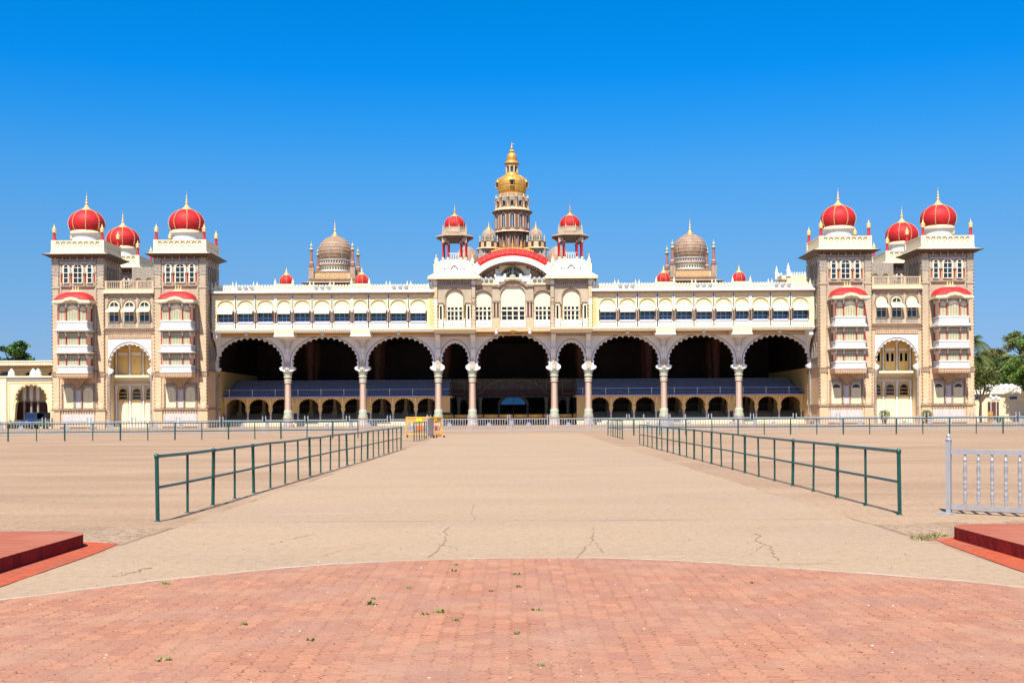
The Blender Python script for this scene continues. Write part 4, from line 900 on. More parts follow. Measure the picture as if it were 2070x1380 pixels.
ring_windows(g, rA - .03, GZ(464), GZ(437), .62, 12, R(0), 'glass_blue', 'peach')
for k in range(12):
    a = 2 * math.pi * (k + .5) / 12
    for dq in (-.05, .05): r = rA + .05; g.tube([(r * math.cos(a + dq * .9), V + r * math.sin(a + dq * .9), GZ(471)), (r * math.cos(a + dq * .9), V + r * math.sin(a + dq * .9), GZ(431))], .10, 'pilaster', 6)
    r = rA + .02; g.lathe(r * math.cos(a), V + r * math.sin(a), [(.22, GZ(433)), (.3, GZ(431))], 'tower_stone', 6)
g.build('window_storey', base)
g = MB(); n_ = 24; P = []
g.lathe(0, V, [(px(35), GZ(432.5)), (px(41), GZ(430.3)), (px(41), GZ(428.8)), (px(36), GZ(426)), (px(35), GZ(424.5))], 'peach', 24, False, mats=['dark_underside', 'carved', 'peach', 'peach'])
for k in range(24): a = 2 * math.pi * k / 24; g.prism([(0, 0)], 0, 0, 'peach') if False else g.cbox(px(37.5) * math.cos(a), V + px(37.5) * math.sin(a), GZ(431.5), .18, .18, .25, 'carved')
g.build('ledge', base)
g = MB(); rB = px(31)
g.lathe(0, V, [(rB, GZ(425)), (rB, GZ(402)), (px(28.5), GZ(399)), (px(29.5), GZ(397)), (px(29.5), GZ(395.5))], 'tower_stone', 24, False, mats=['tower_stone', 'carved', 'peach', 'peach'])
for k in range(12):
    a = 2 * math.pi * (k + .5) / 12; r = px(33); g.lathe(r * math.cos(a), V + r * math.sin(a), [(.16, GZ(425)), (.16, GZ(404)), (.22, GZ(403.5)), (.22, GZ(402)), (.1, GZ(400)), (.14, GZ(398.5)), (.03, GZ(396))], 'column_pink', 8, mats=['peach', 'sage', 'sage', 'sage', 'sage', 'sage'])
ring_windows(g, rB - .02, GZ(420), GZ(410.5), .42, 12, R(0), 'glass_dark', 'carved')
for k in range(12):
    a = 2 * math.pi * k / 12; r = rB + .06
    for dz, s_ in ((0, .26), (.28, .2), (.5, .12)): g.cbox(r * math.cos(a), V + r * math.sin(a), GZ(408) + dz, s_ * 2, .2, .12, 'marble')
g.lathe(0, V, [(px(34), GZ(425.5)), (px(34), GZ(423.5)), (px(31), GZ(423))], 'peach', 24, False); g.build('arcaded_parapet', base)
g = MB(); pr = [(px(r), GZ(y)) for r, y in ((25, 397), (26.5, 392), (28, 386), (28.8, 380), (28.9, 375), (28.2, 369), (26.2, 364), (23, 360), (18.5, 357), (15, 355.5))]
g.lathe(0, V, pr, 'gold', 40)
for k in range(16):
    a = 2 * math.pi * k / 16 + .1; g.tube([((r + .02) * math.cos(a), V + (r + .02) * math.sin(a), z) for r, z in pr], .03, 'gold', 4)
for y in (389, 383, 377, 371): r = 28.95 - abs(y - 377) * .11; g.lathe(0, V, [(px(r), GZ(y)), (px(r + .5), GZ(y - .3)), (px(r), GZ(y - .6))], 'gold', 40, cap=False)
g.build('gold_dome', base)
for k in range(4):
    a = -math.pi / 2 + k * math.pi / 2; g = MB(); r = px(28.5); X, Y = r * math.cos(a), V + r * math.sin(a)
    g.box(X - .26, X + .26, Y - .26, Y + .26, GZ(379), GZ(370), 'glass_dark')
    for s1 in (-1, 1):
        for s2 in (-1, 1): g.tube([(X + s1 * .28, Y + s2 * .28, GZ(380)), (X + s1 * .28, Y + s2 * .28, GZ(369.5))], .05, 'gold', 6)
    g.cbox(X, Y, GZ(380.5), .7, .7, .12, 'gold'); g.cbox(X, Y, GZ(369.6), .85, .85, .08, 'gold'); g.lathe(X, Y, [(.28, GZ(369)), (.26, GZ(366.5)), (.08, GZ(364.5)), (.1, GZ(363.5)), (.02, GZ(360))], 'gold', 10); g.build('lucarne', base)
g = MB()
g.lathe(0, V, [(px(15.5), GZ(356)), (px(15), GZ(354)), (px(13), GZ(352)), (px(12.2), GZ(351)), (px(12.2), GZ(350))], 'gold', 24)
g.lathe(0, V, [(px(10.5), GZ(351)), (px(10.5), GZ(334))], 'glass_blue', 8, False, R(22.5))
for k in range(8): a = R(22.5) + k * math.pi / 4; g.tube([(px(11.5) * math.cos(a), V + px(11.5) * math.sin(a), GZ(351)), (px(11.5) * math.cos(a), V + px(11.5) * math.sin(a), GZ(334))], .13, 'gilt', 6)
g.lathe(0, V, [(px(12.5), GZ(338)), (px(12.5), GZ(334))], 'gilt', 24); g.lathe(0, V, [(px(13), GZ(333.5)), (px(16.2), GZ(332)), (px(16), GZ(331)), (px(12), GZ(328)), (px(11), GZ(326))], 'gold', 16, mats=['carved', 'gold', 'gold', 'gold'])
g.build('lantern', base)
g = MB(); pr = [(px(r), GZ(y)) for r, y in ((9.5, 327), (10.3, 323), (10.6, 319), (10, 315), (8, 311.5), (4.5, 309.5), (3.5, 308.5))]; g.lathe(0, V, pr, 'gold', 24)
for k in range(5): a = 2 * math.pi * k / 5; g.lathe(px(3) * math.cos(a), V + px(3) * math.sin(a), [(.05, GZ(309)), (.16, GZ(307.5)), (.15, GZ(305.5)), (.04, GZ(303.5))], 'gold', 8)
g.lathe(0, V, [(.2, GZ(309)), (.28, GZ(306)), (.1, GZ(302)), (.2, GZ(300)), (.2, GZ(298)), (.05, GZ(296)), (.03, GZ(287))], 'gold', 10); g.box(-.02, .35, V - .02, V + .02, GZ(292), GZ(290.5), 'gold'); g.build('crowning_finial', base)
for sg in (-1, 1):                                          # small side turrets and big stone-coloured domes
    cx = sg * px(47.5) ; yv = V - 3.5; k_ = 2400 / 171.5; Zq = lambda y: 1.66 + (833 - y) / k_; cx = sg * 47.5 / k_
    g = MB(); g.box(cx - 1.35, cx + 1.35, yv - 1.35, yv + 1.35, 17, Zq(506), 'grey_stone'); g.lathe(cx, yv, [(1.4, Zq(507)), (2.0, Zq(504.5)), (1.9, Zq(503)), (1.4, Zq(501))], 'carved', 8, False, R(22.5), mats=['carved', 'peach', 'peach'])
    g.lathe(cx, yv, [(1.3, Zq(503)), (1.3, Zq(489)), (1.4, Zq(488)), (1.2, Zq(487)), (.9, Zq(486))], 'peach', 8, False, R(22.5), mats=['peach', 'carved', 'carved', 'stone'])
    for k in range(8):
        a = R(22.5) + k * math.pi / 4; g.lathe(cx + 1.35 * math.cos(a), yv + 1.35 * math.sin(a), [(.17, Zq(503)), (.17, Zq(490)), (.2, Zq(489)), (.08, Zq(484)), (.14, Zq(481)), (.02, Zq(476))], 'hall_red', 6, mats=['hall_red', 'stone', 'sage', 'sage', 'sage'])
        g.tube([(cx + 1.5 * math.cos(a), yv + 1.5 * math.sin(a), 17), (cx + 1.5 * math.cos(a), yv + 1.5 * math.sin(a), Zq(507))], .13, 'stone', 5)
    t = g.build('side_turret', PALACE)
    g = MB(); pr = onion(0, 0, Zq(487), Zq(463), .95, n=24); g.lathe(cx, yv, pr, 'brown_lead', 24); ribs(g, cx, yv, pr, 8, 'marble', .08, ph=R(10)); g.build('dome', t)
    g = MB(); g.lathe(cx, yv, [(.5, Zq(465)), (.42, Zq(462)), (.2, Zq(459))], 'gold', 12); finial(g, cx, yv, Zq(461), Zq(445), .25, 'gilt'); g.build('finial', t)
    cx = sg * 6.15; g = MB(); pr = onion(0, 0, 20.3, 23.95, 1.68); g.lathe(cx, 10, [(1.5, 17), (1.5, 20.4)], 'stone', 24); g.lathe(cx, 10, pr, 'brown_lead', 32); ribs(g, cx, 10, pr, 8, 'marble', .07, ph=.3); finial(g, cx, 10, 23.85, 25.0, .2, 'gilt'); g.build('stone_dome', PALACE)

# ================================================================ rear brown domes with four minarets
def make_rear_dome(cx):
    Y = 9.3; hz = 2.72; b = MB()
    b.box(cx - hz - .2, cx + hz + .2, Y - hz - .2, Y + hz + .2, 17, 18.6, 'carved'); b.box(cx - hz - 1.1, cx + hz + 1.1, Y - hz - 1.1, Y + hz + 1.1, 18.7, 18.8, 'hall_red')
    b.box(cx - hz - 1.1, cx + hz + 1.1, Y - hz - 1.1, Y + hz + 1.1, 18.8, 18.98, 'stone', top=(cx - hz - .3, cx + hz + .3, Y - hz - .3, Y + hz + .3)); b.box(cx - hz - .15, cx + hz + .15, Y - hz - .15, Y + hz + .15, 18.95, 19.3, 'peach')
    b.box(cx - hz - .35, cx + hz + .35, Y - hz - .35, Y + hz + .35, 19.3, 19.42, 'carved'); b.box(cx - hz + .1, cx + hz - .1, Y - hz + .1, Y + hz - .1, 19.4, 20.35, 'peach')
    for k in range(7):
        for s_ in (-1, 1): b.ribbon(arcp(cx - 1.86 + k * .62, 19.85, .2, .22, 0, 330, 8), .09, Y + s_ * (hz - .1) - .04, Y + s_ * (hz - .1) + .04, 'ochre')
        b.box(cx - 2.17 + k * .62 - .02, cx - 2.17 + k * .62 + .02, Y - hz + .05, Y - hz + .1, 19.42, 20.3, 'carved')
    b.box(cx - hz, cx + hz, Y - hz, Y + hz, 20.3, 20.42, 'carved')
    t = b.build('domed_pavilion', PALACE)
    g = MB(); g.lathe(cx, Y, [(2.1, 20.4), (2.12, 20.6), (2.0, 20.7), (2.0, 21.25), (2.05, 21.3), (2.05, 21.42), (1.95, 21.5), (1.95, 21.9), (2.15, 22.0), (2.12, 22.12)], 'sage', 36, mats=['marble', 'marble', 'sage', 'peach', 'hall_red', 'peach', 'grey_stone', 'marble', 'marble'])
    for k in range(36): a = 2 * math.pi * k / 36; g.cbox(cx + 2.0 * math.cos(a), Y + 2.0 * math.sin(a), 21.7, .12, .12, .3, 'marble'); g.cbox(cx + 2.05 * math.cos(a), Y + 2.05 * math.sin(a), 20.98, .16, .16, .12, 'bead')
    g.build('drum', t)
    g = MB(); pr = onion(0, 0, 22.05, 25.35, 2.26); g.lathe(cx, Y, pr, 'brown_lead', 48)
    for i in range(2, 20, 2): r, z = pr[i]; g.lathe(cx, Y, [(r + .0, z - .035), (r + .045, z), (r - .01, z + .035)], 'carved', 48, cap=False)
    ribs(g, cx, Y, pr, 8, 'marble', .07, ph=R(33)); g.build('dome', t)
    g = MB(); g.lathe(cx, Y, [(.5, 25.25), (.46, 25.5), (.3, 25.6)], 'gold', 16); finial(g, cx, Y, 25.4, 27.7, .42, 'gilt'); g.tube([(cx, Y, 27.6), (cx, Y, 28.2)], .015, 'steel', 4); g.build('finial', t)
    for s1 in (-1, 1):
        for s2 in (-1, 1):
            x, y = cx + s1 * hz, Y + s2 * hz; g = MB(); g.box(x - .34, x + .34, y - .34, y + .34, 19.42, 20.9, 'tower_stone'); g.lathe(x, y, [(.36, 20.9), (.38, 21.05), (.3, 21.1), (.3, 21.5), (.22, 21.6), (.17, 23.0), (.3, 23.15), (.34, 23.25), (.2, 23.35), (.12, 23.5), (.2, 23.65), (.17, 23.8), (.05, 24.0), (.02, 24.35)], 'peach', 8, False,
                mats=['hall_red', 'pilaster', 'pilaster', 'column_pink', 'pilaster', 'grey_stone', 'grey_stone', 'sage', 'sage', 'grey_stone', 'sage', 'sage', 'sage']); g.build('minaret', t)
make_rear_dome(-23.81); make_rear_dome(23.81)
# little roof-top kiosk and dark pinnacles behind the right wing
g = MB(); cx, Y = 38.2, 12
g.box(cx - 1.3, cx + 3, Y, Y + 4, 17, 19.5, 'cream'); g.box(cx - 1.7, cx + 3, Y - .4, Y + 4, 19.4, 19.55, 'brown_lead'); g.box(cx - 1.5, cx + 3, Y - .2, Y + 3, 19.55, 20.1, 'pale_cream'); g.box(cx - .9, cx + 3, Y - .6, Y - .2, 18.2, 20.1, 'cream')
for k in range(9): g.cbox(cx - .6 + k * .36, Y - .5, 20.3, .2, .1, .35, 'white')
for k in range(8): g.cbox(cx - 1.5, Y + k * .4, 20.3, .1, .2, .35, 'white')
pinnacle(g, cx - .7, Y - .5, 19.9, 1.9, .5, 'white'); pinnacle(g, cx - 1.5, Y + 3, 19.9, 1.9, .45, 'white'); g.build('roof_kiosk', PALACE)
for x, yv, t_ in ((32.6, 22, 21.6), (34.4, 22, 20.9), (30.9, 24, 20.7)):
    g = MB(); g.lathe(x, yv, [(.5, 17), (.5, 19.0), (.6, 19.1), (.3, 19.4), (.42, 19.7), (.22, 19.9), (.3, 20.1), (.12, 20.3), (.02, t_ + .4)], 'carved', 8); g.build('dark_pinnacle', PALACE)

# ================================================================ ground
def G(px_, py_, z=0.0):                                     # a spot on the ground
    yy = py_ + .0058 * (px_ - 1035); Y = 2400 * (1.66 - z) / (yy - 833); return ((px_ - 1035) * Y / 2400, Y)
def sheet(name, poly, z, m, kind='structure'):
    me = bpy.data.meshes.new(name); me.from_pydata([(x, y, z) for x, y in poly], [], [tuple(range(len(poly)))])
    bm = bmesh.new(); bm.from_mesh(me); bmesh.ops.triangulate(bm, faces=bm.faces); bmesh.ops.recalc_face_normals(bm, faces=bm.faces)
    for f in bm.faces:
        if f.normal.z < 0: f.normal_flip()
    bm.to_mesh(me); bm.free(); me.materials.append(m); o = bpy.data.objects.new(name, me); COL.objects.link(o); o['kind'] = kind; return o
def groundmat(name, base, alt, dirt, fine=60.0, stretch=(0.05, 0.35, 1), pale=None, bump=.25, speck=.35, thr=(.60, .72)):
    m, n, b = nodes(name); co = objco(n); cs = objco(n, stretch)
    big = noise(n, 1.0, 6, cs, .6); med = noise(n, .7, 6, co, .65); fn = noise(n, fine, 3, co); grit = noise(n, 9.0, 8, co, .75)
    c = mix(n, ramp(n, big.outputs['Fac'], [(.42, 0), (.60, 1)]).outputs[0], base, alt)
    c = mix(n, ramp(n, med.outputs['Fac'], [(.52, 0), (.75, .75)]).outputs[0], c, dirt)
    if pale: c = mix(n, ramp(n, noise(n, 1.0, 7, objco(n, (.22, 1.6, 1)), .7).outputs['Fac'], [(thr[0], 0), (thr[1], .8)]).outputs[0], c, pale)
    c = mix(n, ramp(n, noise(n, 1.0, 4, objco(n, (.13, .5, 1)), .6).outputs['Fac'], [(.50, 0), (.64, .35 if pale and pale[0] > .48 else .08)]).outputs[0], c, tuple(v * .8 for v in alt))
    g = ramp(n, grit.outputs['Fac'], [(.3, 1 - speck), (.5, 1.0), (.72, 1 + speck * .35)]).outputs[0]; c = mix(n, 1.0, c, g, 'MULTIPLY')
    f = ramp(n, fn.outputs['Fac'], [(.3, 1 - speck * .6), (.7, 1 + speck * .4)]).outputs[0]; c = mix(n, 1.0, c, f, 'MULTIPLY')
    L(n, c, b.inputs['Base Color']); b.inputs['Roughness'].default_value = .9; b.inputs['Specular IOR Level'].default_value = .12
    bp = n.nodes.new('ShaderNodeBump'); bp.inputs['Strength'].default_value = bump; bp.inputs['Distance'].default_value = .02
    L(n, mix(n, .5, fn.outputs['Fac'], grit.outputs['Fac']), bp.inputs['Height']); L(n, bp.outputs[0], b.inputs['Normal']); M[name] = m; return m
groundmat('plaza', (.405, .275, .175), (.335, .22, .138), (.385, .235, .125), pale=(.50, .41, .31), speck=.42, stretch=(.07, .22, 1), thr=(.64, .70))
groundmat('path', (.405, .285, .185), (.375, .265, .175), (.39, .26, .15), stretch=(.12, .35, 1), pale=(.45, .33, .225), speck=.28)
groundmat('gravel', (.40, .275, .18), (.34, .225, .14), (.24, .15, .09), fine=45, stretch=(.6, .6, 1), speck=.8, bump=1.0)
groundmat('red_ground', (.45, .085, .036), (.36, .10, .055), (.42, .22, .14), stretch=(1.6, .8, 1), speck=.4)
groundmat('edging', (.50, .42, .33), (.44, .36, .28), (.3, .22, .15), stretch=(1, 1, 1))
groundmat('crack', (.33, .23, .145), (.29, .195, .12), (.34, .23, .14), stretch=(1, 1, 1))
# interlocking brick paving
m, n, b = nodes('brick_paving'); tc = n.nodes.new('ShaderNodeTexCoord'); sp = n.nodes.new('ShaderNodeSeparateXYZ'); L(n, tc.outputs['Object'], sp.inputs[0])
def mth(op, a, c=None, d_=None):
    x = n.nodes.new('ShaderNodeMath'); x.operation = op
    for i, v in enumerate((a, c, d_)):
        if v is None: continue
        if hasattr(v, 'is_output'): L(n, v, x.inputs[i])
        else: x.inputs[i].default_value = v
    return x.outputs[0]
tri = mth('PINGPONG', sp.outputs['Y'], .055); nz = noise(n, 3.0, 2, tc.outputs['Object'])
wob = mth('MULTIPLY', mth('SUBTRACT', nz.outputs['Fac'], .5), .05)
X_ = mth('ADD', mth('ADD', sp.outputs['X'], mth('MULTIPLY', tri, .55)), wob); Y_ = mth('ADD', mth('ADD', sp.outputs['Y'], mth('MULTIPLY', mth('PINGPONG', sp.outputs['X'], .066), .12)), mth('MULTIPLY', mth('SUBTRACT', noise(n, 5.0, 3, tc.outputs['Object']).outputs['Fac'], .5), .07))
cb_ = n.nodes.new('ShaderNodeCombineXYZ'); L(n, Y_, cb_.inputs[0]); L(n, X_, cb_.inputs[1])
br = n.nodes.new('ShaderNodeTexBrick'); L(n, cb_.outputs[0], br.inputs['Vector']); br.inputs['Scale'].default_value = 1.0; br.inputs['Brick Width'].default_value = .22; br.inputs['Row Height'].default_value = .132
br.inputs['Mortar Size'].default_value = .006; br.inputs['Mortar Smooth'].default_value = .3; br.offset = .5; br.inputs['Bias'].default_value = -.1
br.inputs['Color1'].default_value = (.44, .20, .115, 1); br.inputs['Color2'].default_value = (.345, .15, .095, 1); br.inputs['Mortar'].default_value = (.13, .06, .03, 1)
t1 = noise(n, .9, 5, tc.outputs['Object']); t2 = noise(n, 55, 3, tc.outputs['Object']); t3 = noise(n, 14, 4, tc.outputs['Object'])
vor = n.nodes.new('ShaderNodeTexVoronoi'); vor.inputs['Scale'].default_value = 5.5; L(n, tc.outputs['Object'], vor.inputs['Vector'])
c = mix(n, ramp(n, t1.outputs['Fac'], [(.4, 0), (.68, .6)]).outputs[0], br.outputs['Color'], (.33, .19, .14))
c = mix(n, mth('MULTIPLY', br.outputs['Fac'], ramp(n, t3.outputs['Fac'], [(.42, 0), (.6, .8)]).outputs[0]), c, (.46, .25, .12))
c = mix(n, mth('MULTIPLY', br.outputs['Fac'], ramp(n, noise(n, 4.0, 3, tc.outputs['Object']).outputs['Fac'], [(.46, 0), (.60, .85)]).outputs[0]), c, (.37, .17, .11))
c = mix(n, 1.0, c, ramp(n, t2.outputs['Fac'], [(.3, .80), (.7, 1.14)]).outputs[0], 'MULTIPLY')
sc_ = noise(n, 1.0, 6, objco(n, (3.0, 26.0, 1)), .7); c = mix(n, ramp(n, sc_.outputs['Fac'], [(.66, 0), (.71, .8)]).outputs[0], c, (.66, .48, .40))
t4 = noise(n, 3.2, 6, tc.outputs['Object'], .75); c = mix(n, ramp(n, t4.outputs['Fac'], [(.54, 0), (.66, .45)]).outputs[0], c, (.30, .15, .105))
t5 = noise(n, 24, 4, tc.outputs['Object'], .8); c = mix(n, ramp(n, t5.outputs['Fac'], [(.66, 0), (.72, .7)]).outputs[0], c, (.50, .33, .24))
t6 = noise(n, 1.6, 4, tc.outputs['Object']); c = mix(n, ramp(n, t6.outputs['Fac'], [(.5, 0), (.75, .5)]).outputs[0], c, (.45, .27, .165))
L(n, c, b.inputs['Base Color']); b.inputs['Roughness'].default_value = .9; b.inputs['Specular IOR Level'].default_value = .15
bp = n.nodes.new('ShaderNodeBump'); bp.inputs['Strength'].default_value = .5; bp.inputs['Distance'].default_value = .01
L(n, mth('ADD', mth('MULTIPLY', br.outputs['Fac'], -1.0), mth('MULTIPLY', t2.outputs['Fac'], .4)), bp.inputs['Height']); L(n, bp.outputs[0], b.inputs['Normal']); M['brick_paving'] = m

sheet('ground', [(-2500, -400), (2500, -400), (2500, 4500), (-2500, 4500)], 0, M['plaza'])
rn = random.Random(3)
def rag(x, y0, y1, st, am): 
    k = int(abs(y1 - y0) / st); return [(x + rn.uniform(-am, am), y0 + (y1 - y0) * i / k) for i in range(k + 1)]
sheet('concrete_path', rag(-4.93, -6, 92, 1.2, .03) + rag(5.2, 92, -6, 1.2, .03), .004, M['path'])
for sx, x0 in ((-1, -4.99), (1, 5.26)):
    far = [(x0 + sx * .05 * i * 8, 17.35 + rn.uniform(-.25, .35)) for i in range(60)]
    sheet('gravel_verge', [(x0, 15.1)] + far + [(x0 + sx * 24, 15.0)], .004, M['gravel'])
sheet('painted_ground', [(-4.95, -4), (-4.95, 12), (-4.98, 14.2), (-5.05, 15.25), (-5.7, 15.5), (-9, 15.6), (-9, -4)], .008, M['red_ground'])
sheet('painted_ground', [(5.22, -4), (5.2, 12.3), (5.33, 14.6), (5.42, 15.3), (5.9, 15.4), (9, 15.5), (9, -4)], .008, M['red_ground'])
ctrl = [(-9, 2), (-7.5, 5.5), (-6.2, 8.3), (-4.54, 10.6), (-3.4, 11.85), (-2.13, 12.86), (-.78, 13.32), (.74, 13.4), (1.8, 13.08), (2.76, 12.5), (3.8, 11.8), (4.7, 10.97), (6.3, 8.6), (8, 5), (9, 2)]
def spline(P, k=8):
    out = []
    for i in range(len(P) - 1):
        p0 = P[max(0, i - 1)]; p1 = P[i]; p2 = P[i + 1]; p3 = P[min(len(P) - 1, i + 2)]
        for j in range(k):
            t = j / k; out.append(tuple(.5 * (2 * p1[d_] + (p2[d_] - p0[d_]) * t + (2 * p0[d_] - 5 * p1[d_] + 4 * p2[d_] - p3[d_]) * t * t + (3 * p1[d_] - p0[d_] - 3 * p2[d_] + p3[d_]) * t ** 3) for d_ in (0, 1)))
    return out + [P[-1]]
arcc = [(x, y + rn.uniform(-.018, .018)) for x, y in spline(ctrl)]
sheet('brick_pavement', arcc + [(9, -6), (-9, -6)], .012, M['brick_paving'])
def strip(name, pts, wd, z, m, jit=0):
    A, B_ = [], []
    for i, p in enumerate(pts):
        a = pts[max(0, i - 1)]; c = pts[min(len(pts) - 1, i + 1)]; dx, dy = c[0] - a[0], c[1] - a[1]; l = math.hypot(dx, dy) or 1; ww = wd * (1 + rn.uniform(-jit, jit)) / 2
        A.append((p[0] - dy / l * ww, p[1] + dx / l * ww)); B_.append((p[0] + dy / l * ww, p[1] - dx / l * ww))
    nn = len(pts); me = bpy.data.meshes.new(name); me.from_pydata([(x, y, z) for x, y in A + B_], [], [(i, nn + i, nn + i + 1, i + 1) for i in range(nn - 1)]); me.materials.append(m)
    o = bpy.data.objects.new(name, me); COL.objects.link(o); o['kind'] = 'structure'; return o
strip('pavement_edging', [(x, y + .03) for x, y in arcc], .045, .016, M['edging'], .8)
def wander(a, c, k, am):
    a = G(*a); c = G(*c); off = 0; out = []
    for i in range(k + 1):
        t = i / k; off += rn.uniform(-am, am); off *= .85; out.append((a[0] + (c[0] - a[0]) * t + off, a[1] + (c[1] - a[1]) * t + off * .3))
    return out
for a, c, k, am, wd in (((905, 1066), (868, 1130), 30, .04, .012), ((1206, 1066), (1180, 1128), 30, .04, .012), ((1530, 1078), (1572, 1133), 32, .04, .014), ((640, 1078), (560, 1100), 14, .04, .010), ((960, 1050), (950, 1020), 10, .05, .007), ((885, 1098), (930, 1112), 14, .04, .006), ((1195, 1096), (1225, 1120), 14, .04, .006), ((1548, 1100), (1500, 1128), 16, .04, .006), ((1330, 1000), (1480, 1012), 20, .05, .008), ((700, 1000), (560, 1020), 20, .05, .008), ((760, 1100), (640, 1125), 20, .04, .007), ((215, 1166), (300, 1148), 12, .05, .016), ((1500, 1140), (1700, 1140), 16, .03, .010)):
    strip('pavement_crack', wander(a, c, k, am), wd, .009, M['crack'], .8)
strip('pavement_joint', [(-4.9 + i * .5 , 18.15 + rn.uniform(-.015, .015)) for i in range(21)], .018, .009, M['crack'], .8)
for z_ in (): strip('pavement_joint', [(-4.9 + i * .5, z_ + rn.uniform(-.02, .02)) for i in range(21)], .02, .009, M['crack'], .8)
for x_ in (-4.93, 5.2): 
    yy_ = 15.5
    while yy_ < 75:
        k_ = rn.randint(4, 14); strip('pavement_joint', [(x_ + rn.uniform(-.025, .025), yy_ + i * .5) for i in range(k_)], .014, .010, M['crack'], .95); yy_ += k_ * .5 + rn.uniform(1, 6)

g = MB()                                                    # grit, chips and dry bits lying on the ground
for k in range(900):
    if k < 520: x, y = rn.uniform(-4.3, 4.3), 6.5 + 7.0 * rn.random(); z_ = .013
    elif k < 640: x, y = rn.uniform(-4.8, 5.1), rn.uniform(13.6, 20); z_ = .006
    else: x, y = rn.choice([-1, 1]) * rn.uniform(5.3, 9.5), rn.uniform(15.6, 24); z_ = .006
    s_ = rn.uniform(.004, .013); a = rn.uniform(0, 6.28)
    P = [(x + s_ * rn.uniform(.6, 1.3) * math.cos(a + q * 1.57), y + s_ * rn.uniform(.6, 1.3) * math.sin(a + q * 1.57)) for q in range(4)]
    g.add([(p, q, z_) for p, q in P] + [(x, y, z_ + s_ * .6)], [(0, 1, 4), (1, 2, 4), (2, 3, 4), (3, 0, 4)], rn.choice(['peach', 'bead', 'straw', 'terracotta', 'marble', 'bark', 'bead']))
o = g.build('grit'); o['kind'] = 'stuff'; o['label'] = 'loose chips and dry bits scattered over the paving'; o['category'] = 'grit'
# red paved platforms either side
m, n, b = nodes('ribbed_red'); co = objco(n); wv = n.nodes.new('ShaderNodeTexWave'); wv.wave_type = 'BANDS'; wv.bands_direction = 'Y'; wv.inputs['Scale'].default_value = 1.9; wv.inputs['Distortion'].default_value = .6; L(n, co, wv.inputs['Vector'])
c = ramp(n, wv.outputs['Fac'], [(.06, (.20, .055, .035)), (.22, (.38, .12, .07))]).outputs[0]; c = mix(n, ramp(n, noise(n, 1.2, 5, co).outputs['Fac'], [(.45, 0), (.75, .6)]).outputs[0], c, (.40, .17, .11))
L(n, c, b.inputs['Base Color']); b.inputs['Roughness'].default_value = .9; b.inputs['Specular IOR Level'].default_value = .1; M['ribbed_red'] = m
mat('kerb_red', (.24, .018, .014), rough=.8, spec=.1, var=.25, sc=3, streak=.7, dirt=(.06, .012, .012), bump=.4)
def platform(pts, label):
    o = MB(); n_ = len(pts); o.add([(x, y, 0) for x, y in pts] + [(x, y, .165) for x, y in pts], [(i, (i + 1) % n_, n_ + (i + 1) % n_, n_ + i) for i in range(n_)], 'kerb_red')
    o.add([(x, y, .165) for x, y in pts], [tuple(range(n_))], 'ribbed_red'); return tag(o.build('platform'), label, 'platform')
def rounded(sx, xe, ye, r): return [(sx * 14, -4), (sx * xe, -4)] + [(sx * (xe + r - r * math.cos(R(a))), ye - r + r * math.sin(R(a))) for a in range(0, 91, 9)] + [(sx * 14, ye + .25)]
platform(rounded(-1, 5.37, 15.3, .55), 'low red kerbed platform with ribbed paving at the left edge')
platform(rounded(1, 5.63, 15.55, .5), 'low red kerbed platform with ribbed paving at the right edge, by the silver fence')

# weeds between the bricks
def weed(px_, py_, s, m='leaf_bright', label=''):
    x, y = G(px_, py_, .012); o = MB()
    for k in range(int(16 * s) + 8):
        a = rn.uniform(0, 6.28); l = rn.uniform(.02, .055) * s; w_ = l * .35; t = rn.uniform(.2, 1.1); dx, dy = math.cos(a), math.sin(a); bx_, by_ = rn.uniform(-.05, .05) * s, rn.uniform(-.03, .03) * s
        p = Vector((bx_, by_, 0)); q = p + Vector((dx * l * math.cos(t), dy * l * math.cos(t), l * math.sin(t))); mid = (p + q) / 2; s_ = Vector((-dy * w_, dx * w_, 0))
        o.add([tuple(p), tuple(mid + s_), tuple(q), tuple(mid - s_)], [(0, 1, 2, 3)], m)
    w_ = o.build('weed'); w_.location = (x, y, .013); tag(w_, label, 'weed', 'weeds sprouting in the brick paving')
WD = [(1015, 100, 1.0), (990, 155, 1.1), (1575, 187, 1.1), (1595, 305, 1.1), (572, 315, .9), (1340, 345, .7), (240, 415, .8), (230, 467, 1.5), (865, 540, 1.2), (715, 560, 1.1), (1005, 617, .9), (1755, 520, 1.2), (1578, 742, 1.0), (1795, 1035, .8)]
for i, (a, c, s) in enumerate(WD):
    weed(700 + a / 4.6, 1120 + c / 4.6, s * .55, 'leaf_bright', 'green weed in a brick joint, %s of fourteen, counted from the palace outwards' % ['first', 'second', 'third', 'fourth', 'fifth', 'sixth', 'seventh', 'eighth', 'ninth', 'tenth', 'eleventh', 'twelfth', 'thirteenth', 'fourteenth'][sorted(range(14), key=lambda j: WD[j][1]).index(i)])
weed(334, 1180, .7, 'leaf_bright', 'green weed beside the pale edging, far left of the brick paving')
weed(626, 1294, .6, 'leaf_bright', 'green weed in the left half of the bricks, nearest the viewer on that side')
weed(492, 1262, .6, 'leaf_mid', 'dull green weed left of all the bright ones in the middle')
weed(329, 1334, .8, 'straw', 'dry straw-coloured weed near the bottom left of the bricks'); weed(1520, 1178, .5, 'leaf_mid', 'small weed near the pale edging on the right of the bricks')
g = MB()
